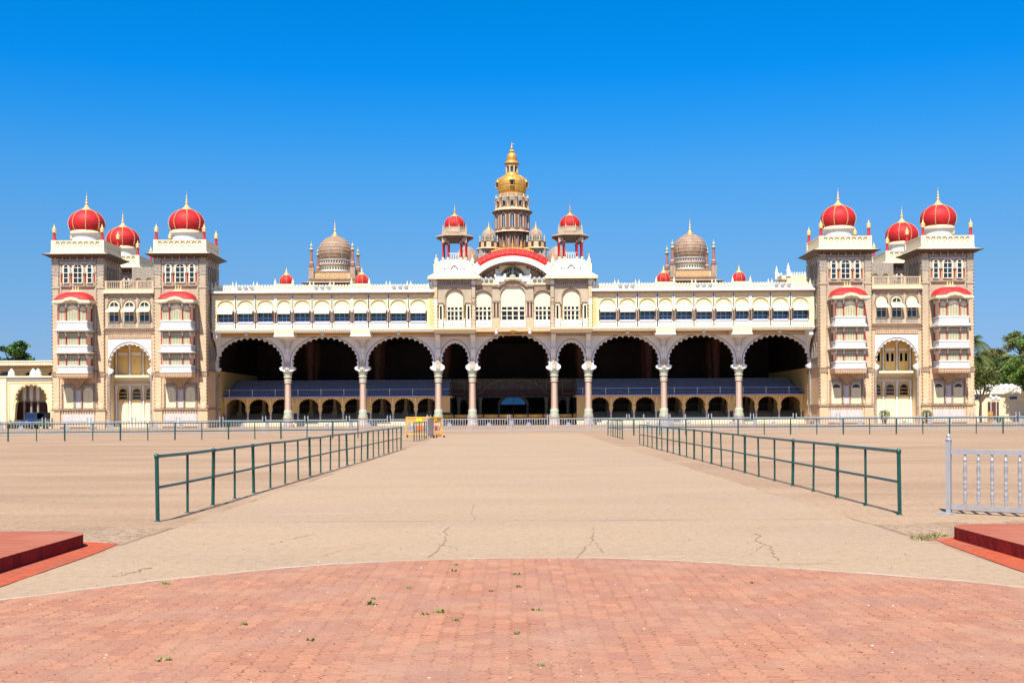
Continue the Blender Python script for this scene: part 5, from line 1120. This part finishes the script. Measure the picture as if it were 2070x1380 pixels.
for k in range(300):
    x = 5.12 + rn.random() * .62; y = 15.1 + (x - 5.12) * 1.0 + rn.uniform(-.14, .18); a = rn.uniform(0, 6.28); l = rn.uniform(.03, .09); t = rn.uniform(.1, 1.2); dx, dy = math.cos(a), math.sin(a)
    g.add([(x, y, .0), (x + dx * l * .5 - dy * .006, y + dy * l * .5 + dx * .006, l * .5 * math.sin(t)), (x + dx * l, y + dy * l, l * math.sin(t)), (x + dx * l * .5 + dy * .006, y + dy * l * .5 - dx * .006, l * .5 * math.sin(t))], [(0, 1, 2, 3)], rn.choice(['straw', 'straw', 'leaf_mid', 'straw']))
o = g.build('grass'); o['kind'] = 'stuff'; o['label'] = 'patch of dry grass beside the right red platform'; o['category'] = 'grass'

# ================================================================ green handrails
def handrail(posts, label, hgt=1.0, thick=lambda i: i % 2 == 0, rail=.022, lean=.02, group='green pipe handrails around the square', k=1):
    x0, y0 = posts[0]; t = thing('handrail', label, 'handrail', (x0, y0, 0), 0, group); r_ = random.Random(len(posts) * 31 + int(x0))
    tops = []; mids = []
    for i, (x, y) in enumerate(posts):
        lx, ly = r_.uniform(-lean, lean), r_.uniform(-lean, lean); hh = hgt + r_.uniform(-.012, .012)
        tops.append((x - x0 + lx, y - y0 + ly, hh)); mids.append((x - x0 + lx * .5, y - y0 + ly * .5, hh * .52))
        p = MB(); rr = (.032 if thick(i) else .022) * k; p.tube([(x - x0, y - y0, 0), (x - x0 + lx, y - y0 + ly, hh)], rr, 'green_paint', 8)
        if thick(i): p.lathe(x - x0 + lx, y - y0 + ly, [(.01, hh - .045), (.036, hh - .03), (.044, hh), (.036, hh + .03), (.008, hh + .045)], 'green_paint', 10)
        p.lathe(x - x0, y - y0, [(.05, 0), (.045, .012)], 'green_paint', 8); p.build('post', t)
    a = MB(); a.tube(tops, rail + .004, 'green_paint', 8); a.build('top_rail', t)
    a = MB(); a.tube(mids, rail, 'green_paint', 8); a.build('middle_rail', t)
    return t
lp = [(-5.5 + .44 * (i / 22), 18.4 + 35.6 * (i / 22) ** 1.0) for i in range(23)]
handrail(lp, 'long green handrail running away on the left of the concrete path', thick=lambda i: i in (0, 2, 4, 8, 12, 15, 19, 22))
rp = [(6.13 + .23 * (i / 22), 18.8 + 40.4 * (i / 22)) for i in range(23)]
handrail(rp, 'long green handrail running away on the right of the concrete path', thick=lambda i: i in (0, 2, 4, 7, 10, 12, 14, 16, 18))
handrail([(-36.5 + 1.64 * i, 73.3 + .36 * i) for i in range(17)], 'long green handrail across the square in front of the left wing', 1.1, lambda i: i % 2 == 1, .034, k=1.6)
handrail([(6.7 + 1.8 * i, 83 - .1 * i) for i in range(18)], 'long green handrail across the square in front of the right wing', 1.1, lambda i: i % 2 == 1, .034, k=1.6)
handrail([(-5.7 + .04 * i, 69 + 1.45 * i) for i in range(6)], 'short green handrail beside the yellow barricades', 1.1)
handrail([(6.64 + .02 * i, 71.5 + 1.9 * i) for i in range(6)], 'short green handrail left of the long right one, nearer the palace', 1.1)

# ================================================================ silver fence panels
def baluster(mb, x, y, z0, z1, s=1, n_=8, m='silver_paint'):
    P = [(.022, 0), (.02, .07), (.03, .12), (.02, .135), (.03, .15), (.02, .165), (.03, .2), (.024, .28), (.018, .30), (.03, .32), (.02, .335), (.03, .35), (.018, .37), (.027, .42), (.027, .48), (.018, .5), (.03, .52), (.02, .535), (.03, .55), (.02, .58), (.03, .66), (.024, .72), (.03, .74), (.02, .755), (.03, .77), (.018, .79), (.028, .84), (.02, .87), (.03, .885), (.02, .9), (.02, 1)]
    mb.lathe(x, y, [(((r - .02) * 1.7 + .018) * s, z0 + (z1 - z0) * t) for r, t in P], m, n_)
def far_panel():
    t = thing('fence_panel', 'x', 'fence panel', (0, 0, 0), 0, 'silver fence panels in a long row before the palace')
    g = MB()
    for x in (.06, 3.3):
        g.box(x - .04, x + .04, -.04, .04, 0, 1.3, 'silver_paint'); g.lathe(x, 0, [(.05, 1.3), (.06, 1.34), (.03, 1.37), (.05, 1.4), (.01, 1.46)], 'silver_paint', 8)
    g.box(.1, 3.26, -.03, .03, 1.05, 1.13, 'silver_paint'); g.box(.1, 3.26, -.03, .03, .1, .17, 'silver_paint'); g.build('frame', t)
    g = MB()
    for k in range(14): x = .3 + k * .212; g.lathe(x, 0, [(.034, .17), (.03, .3), (.045, .36), (.03, .42), (.045, .5), (.03, .6), (.045, .68), (.03, .75), (.045, .85), (.03, .92), (.034, 1.05)], 'silver_paint', 6)
    o = g.build('balusters', t); g = MB(); vs = [(1.68 + .2 * math.cos(a * math.pi / 10), .6 + .2 * math.sin(a * math.pi / 10)) for a in range(20)]; g.prism(vs, -.06, -.045, 'silver_paint'); g.build('disc', t)
    return t
ORD = ['first', 'second', 'third', 'fourth', 'fifth', 'sixth', 'seventh', 'eighth', 'ninth', 'tenth', 'eleventh', 'twelfth', 'thirteenth', 'fourteenth', 'fifteenth', 'sixteenth', 'seventeenth', 'eighteenth', 'nineteenth', 'twentieth', 'twenty-first', 'twenty-second', 'twenty-third', 'twenty-fourth', 'twenty-fifth', 'twenty-sixth', 'twenty-seventh', 'twenty-eighth']
def fz(X): return 102.5 - max(0, abs(X) - 8) * .21
fp = far_panel()
for i in range(26):
    xa = -.25 + 3.42 * (i - 13); ya, yb_ = fz(xa), fz(xa + 3.42); lab = 'silver fence panel with a round disc, %s from the left in the long row' % ORD[i]
    if i == 0: fp.location = (xa, ya, 0); fp.rotation_euler.z = math.atan2(yb_ - ya, 3.42); fp['label'] = lab; t = fp
    else: t = dup(fp, (xa, ya, 0), math.atan2(yb_ - ya, 3.42), lab)
    if i % 2 == 1:
        g = MB(); g.box(.0, .38, -.09, -.07, .55, .98, 'silver_paint'); g.build('square_plate', t)
t = dup(fp, *((10.2, 92.5, 0),), 0, 'single silver fence panel standing nearer than the long row, behind the right handrail')
# near panel at the right
a_ = R(-40); t = thing('fence_panel', 'large silver fence panel with turned balusters beside the right red platform', 'fence panel', (7.02, 19.1, 0), a_)
g = MB(); g.box(-.036, .036, -.036, .036, 0.0, 1.17, 'silver_paint'); g.lathe(0, 0, [(.05, 1.17), (.055, 1.185), (.02, 1.2), (.035, 1.225), (.03, 1.25), (.008, 1.28)], 'silver_paint', 12); g.box(-.12, .12, -.3, .1, 0, .012, 'silver_paint'); g.build('post', t)
g = MB(); g.box(3.2, 3.29, -.045, .045, 0, 1.17, 'silver_paint'); g.build('post', t)
g = MB(); g.box(.045, 3.2, -.03, .03, .95, 1.02, 'silver_paint'); g.build('top_rail', t)
g = MB(); g.box(.045, 3.2, -.03, .03, .07, .13, 'silver_paint'); g.build('bottom_rail', t)
for k in range(14): g = MB(); baluster(g, .26 + k * .21, 0, .13, .95, 1.0, 12); g.build('baluster', t)
g = MB(); g.prism([(1.45 + .21 * math.cos(a * math.pi / 16), .55 + .21 * math.sin(a * math.pi / 16)) for a in range(32)], -.06, -.045, 'silver_paint'); g.build('disc', t)

# ================================================================ yellow barricades
def barricade(label, loc, rz, m='barricade_yellow', group='yellow rolling barricades', small=False):
    t = thing('barricade', label, 'barricade', loc, rz, group); W = 1.8; g = MB()
    for x in (-W / 2 + .03, W / 2 - .03):
        g.tube([(x, 0, .12), (x, 0, 1.35)], .035, m, 8); g.tube([(x, -.3, .12), (x, .3, .12)], .03, m, 6); g.tube([(x, -.3, .12), (x, 0, .75)], .022, m, 6); g.tube([(x, .3, .12), (x, 0, .75)], .022, m, 6)
    for z in (1.35, 1.0, .2): g.tube([(-W / 2, 0, z), (W / 2, 0, z)], .035 if z > .5 else .045, m, 8)
    g.build('frame', t)
    g = MB(); g.box(-W / 2 + .05, W / 2 - .05, -.02, .02, 1.0, 1.16, m); g.box(-W / 2 + .05, W / 2 - .05, -.02, .02, 1.26, 1.34, m); g.box(-W / 2 + .05, W / 2 - .05, -.005, .005, 1.16, 1.26, 'silver_paint'); g.build('top_board', t)
    g = MB(); g.box(-.2, .2, -.05, -.03, 1.06, 1.3, 'sign_yellow' if not small else 'sign_orange'); g.build('sign_plate', t); g = MB(); g.box(-.2, .25, -.05, -.03, .45, .78, 'sign_orange'); g.build('sign_plate', t)
    g = MB()
    for x in (-W / 2 + .1, W / 2 - .1):
        for y in (-.28, .28): 
            P = [(x - .02, y + .07 * math.cos(a * math.pi / 6), .07 + .07 * math.sin(a * math.pi / 6)) for a in range(12)]; g.add(P + [(q[0] + .04, q[1], q[2]) for q in P], [tuple(range(12)), tuple(range(23, 11, -1))] + [(i, (i + 1) % 12, 12 + (i + 1) % 12, 12 + i) for i in range(12)], 'rubber')
    g.build('castors', t); return t
bar = barricade('yellow rolling barricade facing the viewer beside the short green handrail', (-6.3, 80.5, 0), 0)
dup(bar, (-5.15, 79.6, 0), R(68), 'yellow rolling barricade turned side-on at the end of the short green handrail')
for i in range(10):
    x = -8.8 + 1.95 * i; dup(bar, (x + .19, 156.2 + (i % 3) * .2, 0), rn.uniform(-.05, .05), 'yellow barricade in the shade of the palace arcade, %s from the left in its row' % ORD[i])
dup(bar, (61.5, 140, 0), R(12), 'yellow barricade at the far right, in front of the dark doorway'); dup(bar, (57.2, 142, 0), R(50), 'orange-yellow barricade beside the tree right of the palace'); dup(bar, (63.4, 141, 0), R(-4), 'yellow barricade furthest right, below the hedge')
g = MB(); g.box(-.04, .04, -.04, .04, 0, 1.5, 'silver_paint'); g.box(.04, .05, 0, 1.6, .12, 1.25, 'steel'); g.box(.03, .07, -.02, 1.64, 1.22, 1.3, 'steel'); g.box(.03, .07, 1.6, 1.66, 0, 1.3, 'steel')
o = g.build('sheet_gate'); o.location = (-5.52, 77.2, 0); o.rotation_euler.z = R(-8); tag(o, 'narrow grey sheet-metal gate leaf between the barricades', 'gate')

# ================================================================ floodlights
def flood_proto():
    g = MB(); g.lathe(0, 0, [(.03, -.28), (.1, -.27), (.2, -.18), (.26, -.05), (.27, 0), (.24, .01)], 'steel', 16, mats=['steel'] * 5); g.lathe(0, 0, [(.23, .012), (.2, .03), (.05, .045)], 'lamp_glass', 16)
    o = g.build('floodlight'); return o
fl = flood_proto(); first = True
def place_flood(x, y, z, rx, label, group):
    global first
    if first: o = fl; first = False
    else: o = fl.copy(); COL.objects.link(o)
    o.location = (x + .19, 150 + y, z); o.rotation_euler = (R(rx), 0, 0); tag(o, label, 'floodlight', group)
nm = ['left', 'middle', 'right']
for u0, wh in ((-33.2, 'first arch from the left'), (-23.65, 'second arch from the left'), (-14.0, 'third arch from the left'), (14.1, 'third arch from the right'), (23.7, 'second arch from the right'), (33.5, 'first arch from the right')):
    for k in range(3): place_flood(u0 + (k - 1) * .78, -2.75, 16.98 + .28, 115, '%s floodlight of the three on the roof parapet above the %s' % (nm[k], wh), 'floodlights on the palace parapet')
for sg in (-1, 1):
    for k in range(3): place_flood(sg * 3.3 + (k - 1) * .6, -2.75, 18.15, 110, '%s floodlight of the three %s of the central balustrade' % (nm[k], 'left' if sg < 0 else 'right'), 'floodlights on the palace parapet')
for i, c in enumerate((-33.3, -23.8, -14.28, 14.28, 23.81, 33.31)): place_flood(c, -1.9, 11.55, 140, 'floodlight hung under the gallery over the %s scalloped wide arch' % ['first', 'second', 'third', 'fifth', 'sixth', 'last'][i], 'floodlights under the gallery')

# ================================================================ side buildings
g = MB(); yq = 147.2; X0 = -56.3
def bX(a, c, *r): g.box(min(a, c), max(a, c), *r)
cur = [(-61.75, .5), (-61.55, 3.0)] + scallop(-59.6, 3.7, 1.78, 1.55, 11, 190, -10) + [(-57.6, 3.0), (-57.45, .5)]
panel(g, -62.6, -56.4, .5, 6.3, cur, yq, yq + .6, 'cream'); g.box(-63.4, -62.6, yq - .2, yq + .6, .9, 6.5, 'pale_cream'); g.box(-63.45, -62.55, yq - .3, yq + .6, 0, .9, 'peach')
g.ribbon([(-61.9, 2.2)] + arcp(-59.6, 3.7, 2.0, 1.85, 180, 0, 20) + [(-57.3, 2.2)], .08, yq - .04, yq, 'yellow_wall')
g.ribbon([(-62.35, .6), (-62.35, 5.65), (-56.8, 5.65), (-56.8, .6)], .1, yq - .05, yq, 'yellow_wall'); g.box(-62.6, -56.4, yq - .12, yq, 6.0, 6.15, 'white'); g.box(-63.4, -56.4, yq - .3, yq + .6, 6.3, 6.5, 'cream')
g.box(-80, -56.4, yq + 3.2, yq + 3.6, 0, 7.9, 'cream'); g.box(-80, -56.4, yq + 3.0, yq + 3.2, 7.2, 7.35, 'stone'); g.box(-80, -56.4, yq + 2.9, yq + 3.2, 7.35, 7.5, 'pale_cream'); g.box(-80, -56.4, yq + 3.2, yq + 3.4, 7.9, 8.45, 'pale_cream'); g.box(-80, -56.4, yq + 3.1, yq + 3.45, 8.45, 8.55, 'white')
g.box(-80, -63.4, yq + .6, yq + 1.0, 3.3, 5.2, 'cream'); g.box(-80, -63.4, yq, yq + .8, 3.2, 3.5, 'white')
for k in range(10): c = -64.9 - k * 2.0; panel(g, c - 1, c + 1, .0, 3.2, [(c - .75, 0), (c - .75, 2.0)] + arcp(c, 2.0, .75, .8, 180, 0, 10) + [(c + .75, 2.0), (c + .75, 0)], yq + .6, yq + .9, 'yellow_wall')
g.box(-80, -63.4, yq + 2.6, yq + 2.7, 0, 3.2, 'hall_stone'); g.box(-63.4, -56.4, yq + .6, yq + 3.2, 5.6, 5.9, 'cream'); g.box(-63.4, -63.0, yq + .6, yq + 3.2, 0, 6.3, 'cream')
g.box(-80, -56.3, yq + .6, yq + 12, 7.85, 7.9, 'stone')
for k in range(24):
    x = -79 + k * .95
    for q_ in range(3): g.box(x + q_ * .25, x + q_ * .25 + .1, yq + 3.15, yq + 3.2, 8.05, 8.35, 'stone')
for c in (-60.8, -57.9, -64, -67): g.prism([(c + .8, 6.7)] + arcp(c, 6.7, .8, .45, 0, 180, 10) + [(c - .8, 6.7)], yq + 3.12, yq + 3.2, 'glass_dark'); g.ribbon(arcp(c, 6.7, .85, .5, 0, 180, 10), .08, yq + 3.05, yq + 3.2, 'stone')
for c, zz in ((-62.1, 6.5), (-59.4, 6.5), (-58.8, 6.5), (-64.0, 6.2)): g.lathe(c, yq + .2, [(.45, zz), (.45, zz + .15), (.35, zz + .25), (.42, zz + .45), (.25, zz + .65), (.05, zz + .95)], 'white', 12)
g.box(-65.2, -63.5, yq - .4, yq + .6, 4.6, 6.2, 'pale_cream'); g.box(-65.3, -63.4, yq - .5, yq + .6, 6.1, 6.25, 'stone')
for k in range(3): g.box(-65.0 + k * .5, -64.75 + k * .5, yq - .43, yq - .4, 5.4, 5.9, 'glass_dark')
g.box(-62.9, -56.4, yq + 3.1, yq + 3.2, .3, 3.3, 'hall_red')
lb = g.build('wall'); 
sb = thing('side_building', 'low cream building with a scalloped porch arch left of the palace', 'building', (0, 0, 0)); lb.parent = sb
for c in (-61.2, -60.3, -59.45):
    k = MB(); k.lathe(c, yq + 1.8, [(.2, .0), (.2, .5), (.13, .6), (.16, .8), (.13, 1.0), (.16, 1.2), (.13, 1.4), (.16, 1.6), (.13, 1.8), (.16, 2.0), (.13, 2.2), (.16, 2.4), (.14, 3.4), (.25, 3.7), (.3, 5.4)], 'grey_stone', 10, mats=['grey_stone'] * 12 + ['white', 'white']); k.build('column', sb)

rb = thing('boundary_building', 'low yellow building with a scalloped white parapet right of the palace', 'building', (0, 160, 0))
g = MB(); g.box(58, 100, 0, 8, 0, 3.75, 'cream'); g.box(58, 100, -.35, 0, 3.75, 3.95, 'white'); g.box(58, 100, 0, .4, 3.95, 4.6, 'cream'); g.box(64.1, 65.6, -.05, 0, 0, 2.7, 'hall_red'); g.build('wall', rb)
g = MB()
for k in range(50):
    x = 58.4 + k * .75
    if 13 < k < 16: g.box(x - .3, x + .3, -.1, .3, 4.6, 5.6, 'white'); continue
    g.prism([(x + .36, 4.5)] + arcp(x, 4.75, .36, .38, 0, 180, 8) + [(x - .36, 4.5)], -.08, .3, 'white')
    g.box(x - .22, x + .22, -.06, 0, 4.1, 4.5, 'white')
g.build('parapet', rb)
for k in range(9):
    g = MB(); x = 60.5 + k * 2.35; g.box(x - .6, x + .6, -.08, 0, 2.95, 3.45, 'white'); g.box(x - .5, x + .5, -.1, -.08, 3.02, 3.38, 'glass_dark' if k % 2 else 'white'); g.build('window', rb)

# ================================================================ blue jeep by the porch
J = thing('jeep', 'dark blue jeep with a canvas roof parked before the left porch arch', 'jeep', (-57.55, 143.2, 0), R(-20))
g = MB(); g.prism([(-1.9, .55), (-1.9, 1.0), (-.55, 1.12), (-.5, 1.2), (1.7, 1.2), (1.75, .5)], -.78, .78, 'car_blue', axis='x')
g.v = [(x, y, z) for x, y, z in g.v]; g.build('body', J)
g = MB(); g.box(-.8, .8, -.55, 1.72, 1.85, 1.98, 'canvas'); g.box(-.8, .8, 1.6, 1.74, 1.2, 1.9, 'canvas'); g.box(-.8, -.76, .6, 1.7, 1.2, 1.9, 'canvas'); g.box(.76, .8, .6, 1.7, 1.2, 1.9, 'canvas'); g.build('canvas_roof', J)
g = MB(); g.box(-.75, .75, -.56, -.52, 1.2, 1.86, 'glass'); g.ribbon([(-.75, 1.18), (-.75, 1.88), (.75, 1.88), (.75, 1.18), (-.75, 1.18)], .07, -.6, -.5, 'car_blue'); g.box(-.03, .03, -.6, -.5, 1.2, 1.86, 'car_blue'); g.build('windscreen', J)
for s_ in (-1, 1):
    g = MB(); g.box(s_ * .62, s_ * .95, -1.85, -.95, .75, .86, 'car_blue'); g.box(s_ * .62, s_ * .95, -1.95, -1.8, .5, .82, 'car_blue'); g.build('wing', J)
    g = MB(); g.add([(s_ * .5 + .12 * math.cos(a * math.pi / 7), -1.93 - .0, .85 + .12 * math.sin(a * math.pi / 7)) for a in range(14)], [tuple(range(14))], 'lamp_glass'); g.lathe(s_ * .5, -1.9, [(.13, .72), (.13, .98)], 'steel', 10); g.build('headlight', J)
    for y in (-1.35, 1.15):
        g = MB(); xx = s_ * .72
        for rr, ww, mm in ((.36, .11, 'rubber'), (.18, .12, 'silver_paint')):
            P = [(y + rr * math.cos(a * math.pi / 10), .36 + rr * math.sin(a * math.pi / 10)) for a in range(20)]; g.prism(P, xx - ww, xx + ww, mm, axis='x')
        g.build('wheel', J)
g = MB(); g.box(-.85, .85, -2.08, -1.98, .5, .66, 'silver_paint'); g.box(-.4, .4, -1.96, -1.9, .6, 1.02, 'canvas')
for k in range(6): g.box(-.35 + k * .13, -.29 + k * .13, -1.99, -1.96, .62, 1.0, 'car_blue')
g.build('bumper', J)

# ================================================================ trees and plants
def leaves(mb, blobs, n, size, mats_, seed, shell=.55):
    r_ = random.Random(seed); vol = [b_[3] * b_[4] * b_[5] for b_ in blobs]; tot = sum(vol)
    for (x, y, z, rx, ry, rz), v in zip(blobs, vol):
        for k in range(max(20, int(n * v / tot))):
            th, u = r_.uniform(0, 6.283), r_.uniform(-1, 1); q = math.sqrt(1 - u * u); rr = r_.uniform(shell, 1.0) * (1 + .16 * math.sin(3 * th + x) * math.cos(4 * u + z))
            c = Vector((x + rx * rr * q * math.cos(th), y + ry * rr * q * math.sin(th), z + rz * rr * u)); s = size * r_.uniform(.6, 1.4)
            a = Vector((r_.gauss(0, 1), r_.gauss(0, 1), r_.gauss(0, .5))).normalized(); b_ = a.orthogonal().normalized(); e = (b_ * math.cos(th) + a.cross(b_) * math.sin(th))
            m_ = mats_[0] if r_.random() < .72 else mats_[-1]
            mb.add([tuple(c - a * s), tuple(c + e * s * .5), tuple(c + a * s), tuple(c - e * s * .5)], [(0, 1, 2, 3)], m_)
def tree(label, x, y, blobs, trunk_h, tr, n, size, mats_, seed, group='trees around the palace', name='tree', shell=.5):
    t = thing(name, label, 'tree', (x, y, 0), 0, group); r_ = random.Random(seed)
    g = MB(); g.tube([(0, 0, -.1), (r_.uniform(-.2, .2), 0, trunk_h * .5), (r_.uniform(-.3, .3), 0, trunk_h)], tr, 'bark', 8, tr * .7)
    for b_ in blobs:
        e = Vector((b_[0], b_[1], b_[2])); s = Vector((0, 0, trunk_h * .95)); mid = (s + e) / 2 + Vector((r_.uniform(-.4, .4), 0, r_.uniform(-.2, .5))); g.tube([tuple(s), tuple(mid), tuple(e)], tr * .45, 'bark', 6, tr * .12)
        for k in range(4):
            d_ = Vector((r_.uniform(-1, 1) * b_[3], r_.uniform(-1, 1) * b_[4], r_.uniform(-.5, 1) * b_[5])) * .8; g.tube([tuple(e), tuple(e + d_)], tr * .12, 'bark', 4, tr * .04)
    g.build('trunk', t); g = MB(); leaves(g, blobs, n, size, mats_, seed, shell); g.build('crown', t); return t
def blobset(seed, n, W, H, z0, D, s0, s1, conic=False):
    r_ = random.Random(seed); out = []
    for k in range(n):
        t = (k + .5) / n; ww = W * (1 - .75 * t if conic else math.sin(math.pi * (.15 + .8 * t)))
        s = r_.uniform(s0, s1) * (1 - .35 * t if conic else 1); out.append((r_.uniform(-ww, ww), r_.uniform(-D, D), z0 + H * t, s * 1.2, s * 1.2, s * .75))
    return out
# left tree
tree('dark green tree rising behind the low cream building on the left', -79.2, 190, blobset(5, 26, 4.2, 6.9, 6.2, 3.0, 1.0, 1.7, True), 8, .4, 9000, .26, ['leaf_dark', 'leaf_mid'], 5)
# right group
def at(px_, Y): return (px_ - 1035) * Y / 2400
tree('low tree with a forked bare trunk beside the right outer tower', at(1982, 152), 152, [(-.7, 0, 4.9, 1.3, 1.2, .9), (.5, 0, 5.3, 1.5, 1.3, 1.0), (1.2, .2, 6.3, 1.3, 1.2, .9), (-.3, 0, 6.6, 1.4, 1.2, .9), (1.9, 0, 5.1, .8, .9, .5), (-.9, 0, 5.8, 1.0, 1.0, .8), (.9, 0, 4.2, .6, .6, .35)], 2.6, .22, 4200, .13, ['leaf_mid', 'leaf_dry'], 11, shell=.3)
tree('brownish green broad tree behind the low yellow building', at(2012, 195), 195, blobset(12, 16, 3.4, 4.0, 7.0, 3, 1.2, 1.8), 6, .4, 7500, .22, ['leaf_dry', 'leaf_mid'], 12)
tree('dark spreading tree behind the gap between the palms', at(2038, 215), 215, blobset(13, 14, 3.8, 4.2, 5.5, 3, 1.2, 1.9), 5, .4, 7000, .24, ['leaf_dark', 'leaf_mid'], 13)
tree('tall green tree at the right edge of the view', at(2086, 178), 178, blobset(14, 20, 2.6, 7.0, 5.5, 2.5, 1.0, 1.5), 6, .35, 9000, .2, ['leaf_mid', 'leaf_dark'], 14)
tree('light green tree with open branches topping the right edge', at(2066, 205), 205, blobset(15, 10, 3.0, 2.6, 12.3, 2.5, .7, 1.1), 11.5, .3, 2400, .18, ['leaf_mid', 'leaf_dry'], 15, shell=.3)
tree('leafy green tree overhanging the scalloped yellow wall', at(2086, 156), 156, blobset(16, 16, 2.3, 4.2, 4.3, 2, .7, 1.2), 4, .3, 6500, .15, ['leaf_mid', 'leaf_bright'], 16)
for k, (px_, Y, z_, w_) in enumerate(((1990, 240, 8.0, 5), (2030, 260, 9.0, 6), (2075, 255, 9.5, 6), (2120, 230, 9, 6))):
    tree(['distant dark tree closest to the right tower', 'distant dark tree behind the middle of the right group', 'distant dark tree near the right edge', 'distant dark tree beyond the right edge'][k], at(px_, Y), Y, blobset(20 + k, 12, w_ * .8, 6, 3.5, 3, 1.6, 2.4), 3, .4, 4500, .32, ['leaf_dark', 'leaf_mid'], 20 + k)
def palm(label, x, y, H, L_, n, seed):
    t = thing('palm_tree', label, 'palm tree', (x, y, 0), 0, 'palms right of the palace'); r_ = random.Random(seed); g = MB()
    g.tube([(0, 0, 0), (.25, 0, H * .5), (.1, 0, H)], .22, 'bark', 8, .14); g.build('trunk', t); g = MB()
    for k in range(n):
        a = 2 * math.pi * k / n + r_.uniform(-.2, .2); up = r_.uniform(-.3, 1.1); pts = []
        for j in range(9):
            s = j / 8; rr = L_ * (s * math.cos(up * .7)); zz = H + L_ * (math.sin(up) * s - 1.05 * s * s * (1.0 if up < .8 else .6)); pts.append(Vector((.1 + math.cos(a) * rr, math.sin(a) * rr, zz)))
        g.tube([tuple(p) for p in pts], .04, 'leaf_palm', 4, .01); side = Vector((-math.sin(a), math.cos(a), 0))
        for j in range(28):
            s = .12 + .86 * j / 28; f = s * 8; i = min(7, int(f)); p = pts[i].lerp(pts[i + 1], f - i); tdir = (pts[i + 1] - pts[i]).normalized(); ll = L_ * .30 * math.sin(math.pi * (.12 + .8 * s)) + .1
            for sg in (-1, 1):
                q = p + (side * sg * .75 + tdir * .45 + Vector((0, 0, -.45 - .3 * r_.random()))) * ll; w_ = tdir * .05; g.add([tuple(p - w_), tuple(p + w_), tuple(q)], [(0, 1, 2)], 'leaf_palm')
    g.build('crown', t)
palm('coconut palm close behind the right outer tower', at(1970, 168), 168, 9.0, 3.2, 22, 31)
tree('bright green bushy tree above the scalloped wall, left of the overhanging one', (2058 - 1035) * 166 / 2400, 166, blobset(61, 14, 1.9, 3.2, 5.2, 2, .8, 1.2), 5, .3, 6500, .15, ['leaf_mid', 'leaf_dark'], 61)
tree('grey green dense tree just left of the palm near the right edge', (2022 - 1035) * 185 / 2400, 185, blobset(62, 16, 2.8, 4.2, 5.0, 2, 1.0, 1.5), 5, .3, 6500, .18, ['leaf_dark', 'leaf_dry'], 62)
palm('tall coconut palm half hidden behind the right outer tower', at(1966, 185), 185, 12.2, 3.4, 20, 32)
palm('coconut palm standing among the trees near the right edge', at(2050, 172), 172, 9.0, 2.5, 24, 33)
def shrub(label, x, y, w_, h_, m_, seed, pot=False, spiky=False):
    t = thing('shrub', label, 'shrub', (x, y, 0), 0, 'shrubs along the palace front'); g = MB(); z0 = .55 if pot else 0
    if spiky:
        r_ = random.Random(seed)
        for k in range(70):
            a = r_.uniform(0, 6.28); l = r_.uniform(.5, 1) * w_; up = r_.uniform(.6, 1.4); p = []
            for j in range(5): s = j / 4; p.append((math.cos(a) * l * s, math.sin(a) * l * s * .7, z0 + h_ * (s * up - .5 * s * s * up)))
            for j in range(4): wd = .05 * (1 - j / 4.2); g.add([(p[j][0] - wd, p[j][1], p[j][2]), (p[j][0] + wd, p[j][1], p[j][2]), (p[j + 1][0] + wd * .7, p[j + 1][1], p[j + 1][2]), (p[j + 1][0] - wd * .7, p[j + 1][1], p[j + 1][2])], [(0, 1, 2, 3)], m_[0])
    else: leaves(g, [(0, 0, z0 + h_ * .5, w_ * .5, w_ * .45, h_ * .5), (w_ * .2, 0, z0 + h_ * .45, w_ * .4, w_ * .4, h_ * .4), (-w_ * .22, -.1, z0 + h_ * .55, w_ * .35, w_ * .4, h_ * .42)], 900, .07, m_, seed, .6)
    g.build('foliage', t)
    if pot: g = MB(); g.lathe(0, 0, [(.25, 0), (.36, .5), (.4, .5), (.4, .6), (.3, .6)], 'terracotta', 14); g.build('pot', t)
    else: g = MB(); g.tube([(0, 0, 0), (0, 0, h_ * .5)], .05, 'bark', 5); g.build('stem', t)
shrub('rounded leafy shrub in a pot at the left side of the right gate arch', 45.05, 143.6, 1.3, 1.2, ['leaf_bright', 'leaf_mid'], 41, True)
shrub('rounded shrub in a pot at the right side of the right gate arch', 50.3, 143.9, 1.3, 1.15, ['leaf_mid', 'leaf_bright'], 42, True)
shrub('bushy green shrub at the far left edge beside the cream building', -62.6, 143.5, 1.6, 1.5, ['leaf_bright', 'leaf_dark'], 43)
shrub('yellowish spiky shrub left of the blue jeep', -59.6, 142.0, 1.0, 1.8, ['leaf_palm'], 44, False, True)
shrub('green feathery shrub between the jeep and the left outer tower', -56.0, 142.0, 1.5, 1.7, ['leaf_bright'], 45, False, True)
shrub('low spiky green plants behind the fence at the right lamp post', 60.0, 146.5, 1.2, 1.4, ['leaf_bright'], 46, False, True)
g = MB(); leaves(g, [(66.6 + k * 1.1, 149, 2.1, .8, .7, .75) for k in range(8)], 5200, .08, ['leaf_mid', 'leaf_dark'], 51, .7); o = g.build('hedge'); tag(o, 'clipped hedge in front of the yellow building at the right edge', 'hedge')
for x, y, lab in ((58.9, 146, 'slim white lamp post with a globe, the left one beside the yellow wall'), (62.0, 152, 'slim white lamp post with a globe, the right one near the dark doorway')):
    t = thing('lamp_post', lab, 'lamp post', (x, y, 0), 0, 'lamp posts right of the palace'); g = MB(); g.tube([(0, 0, 0), (0, 0, 3.0)], .04, 'white', 8); g.build('pole', t)
    g = MB(); g.lathe(0, 0, [(.05, 3.0), (.14, 3.06), (.19, 3.2), (.17, 3.33), (.08, 3.43), (.02, 3.45)], 'white', 14); g.build('globe', t)
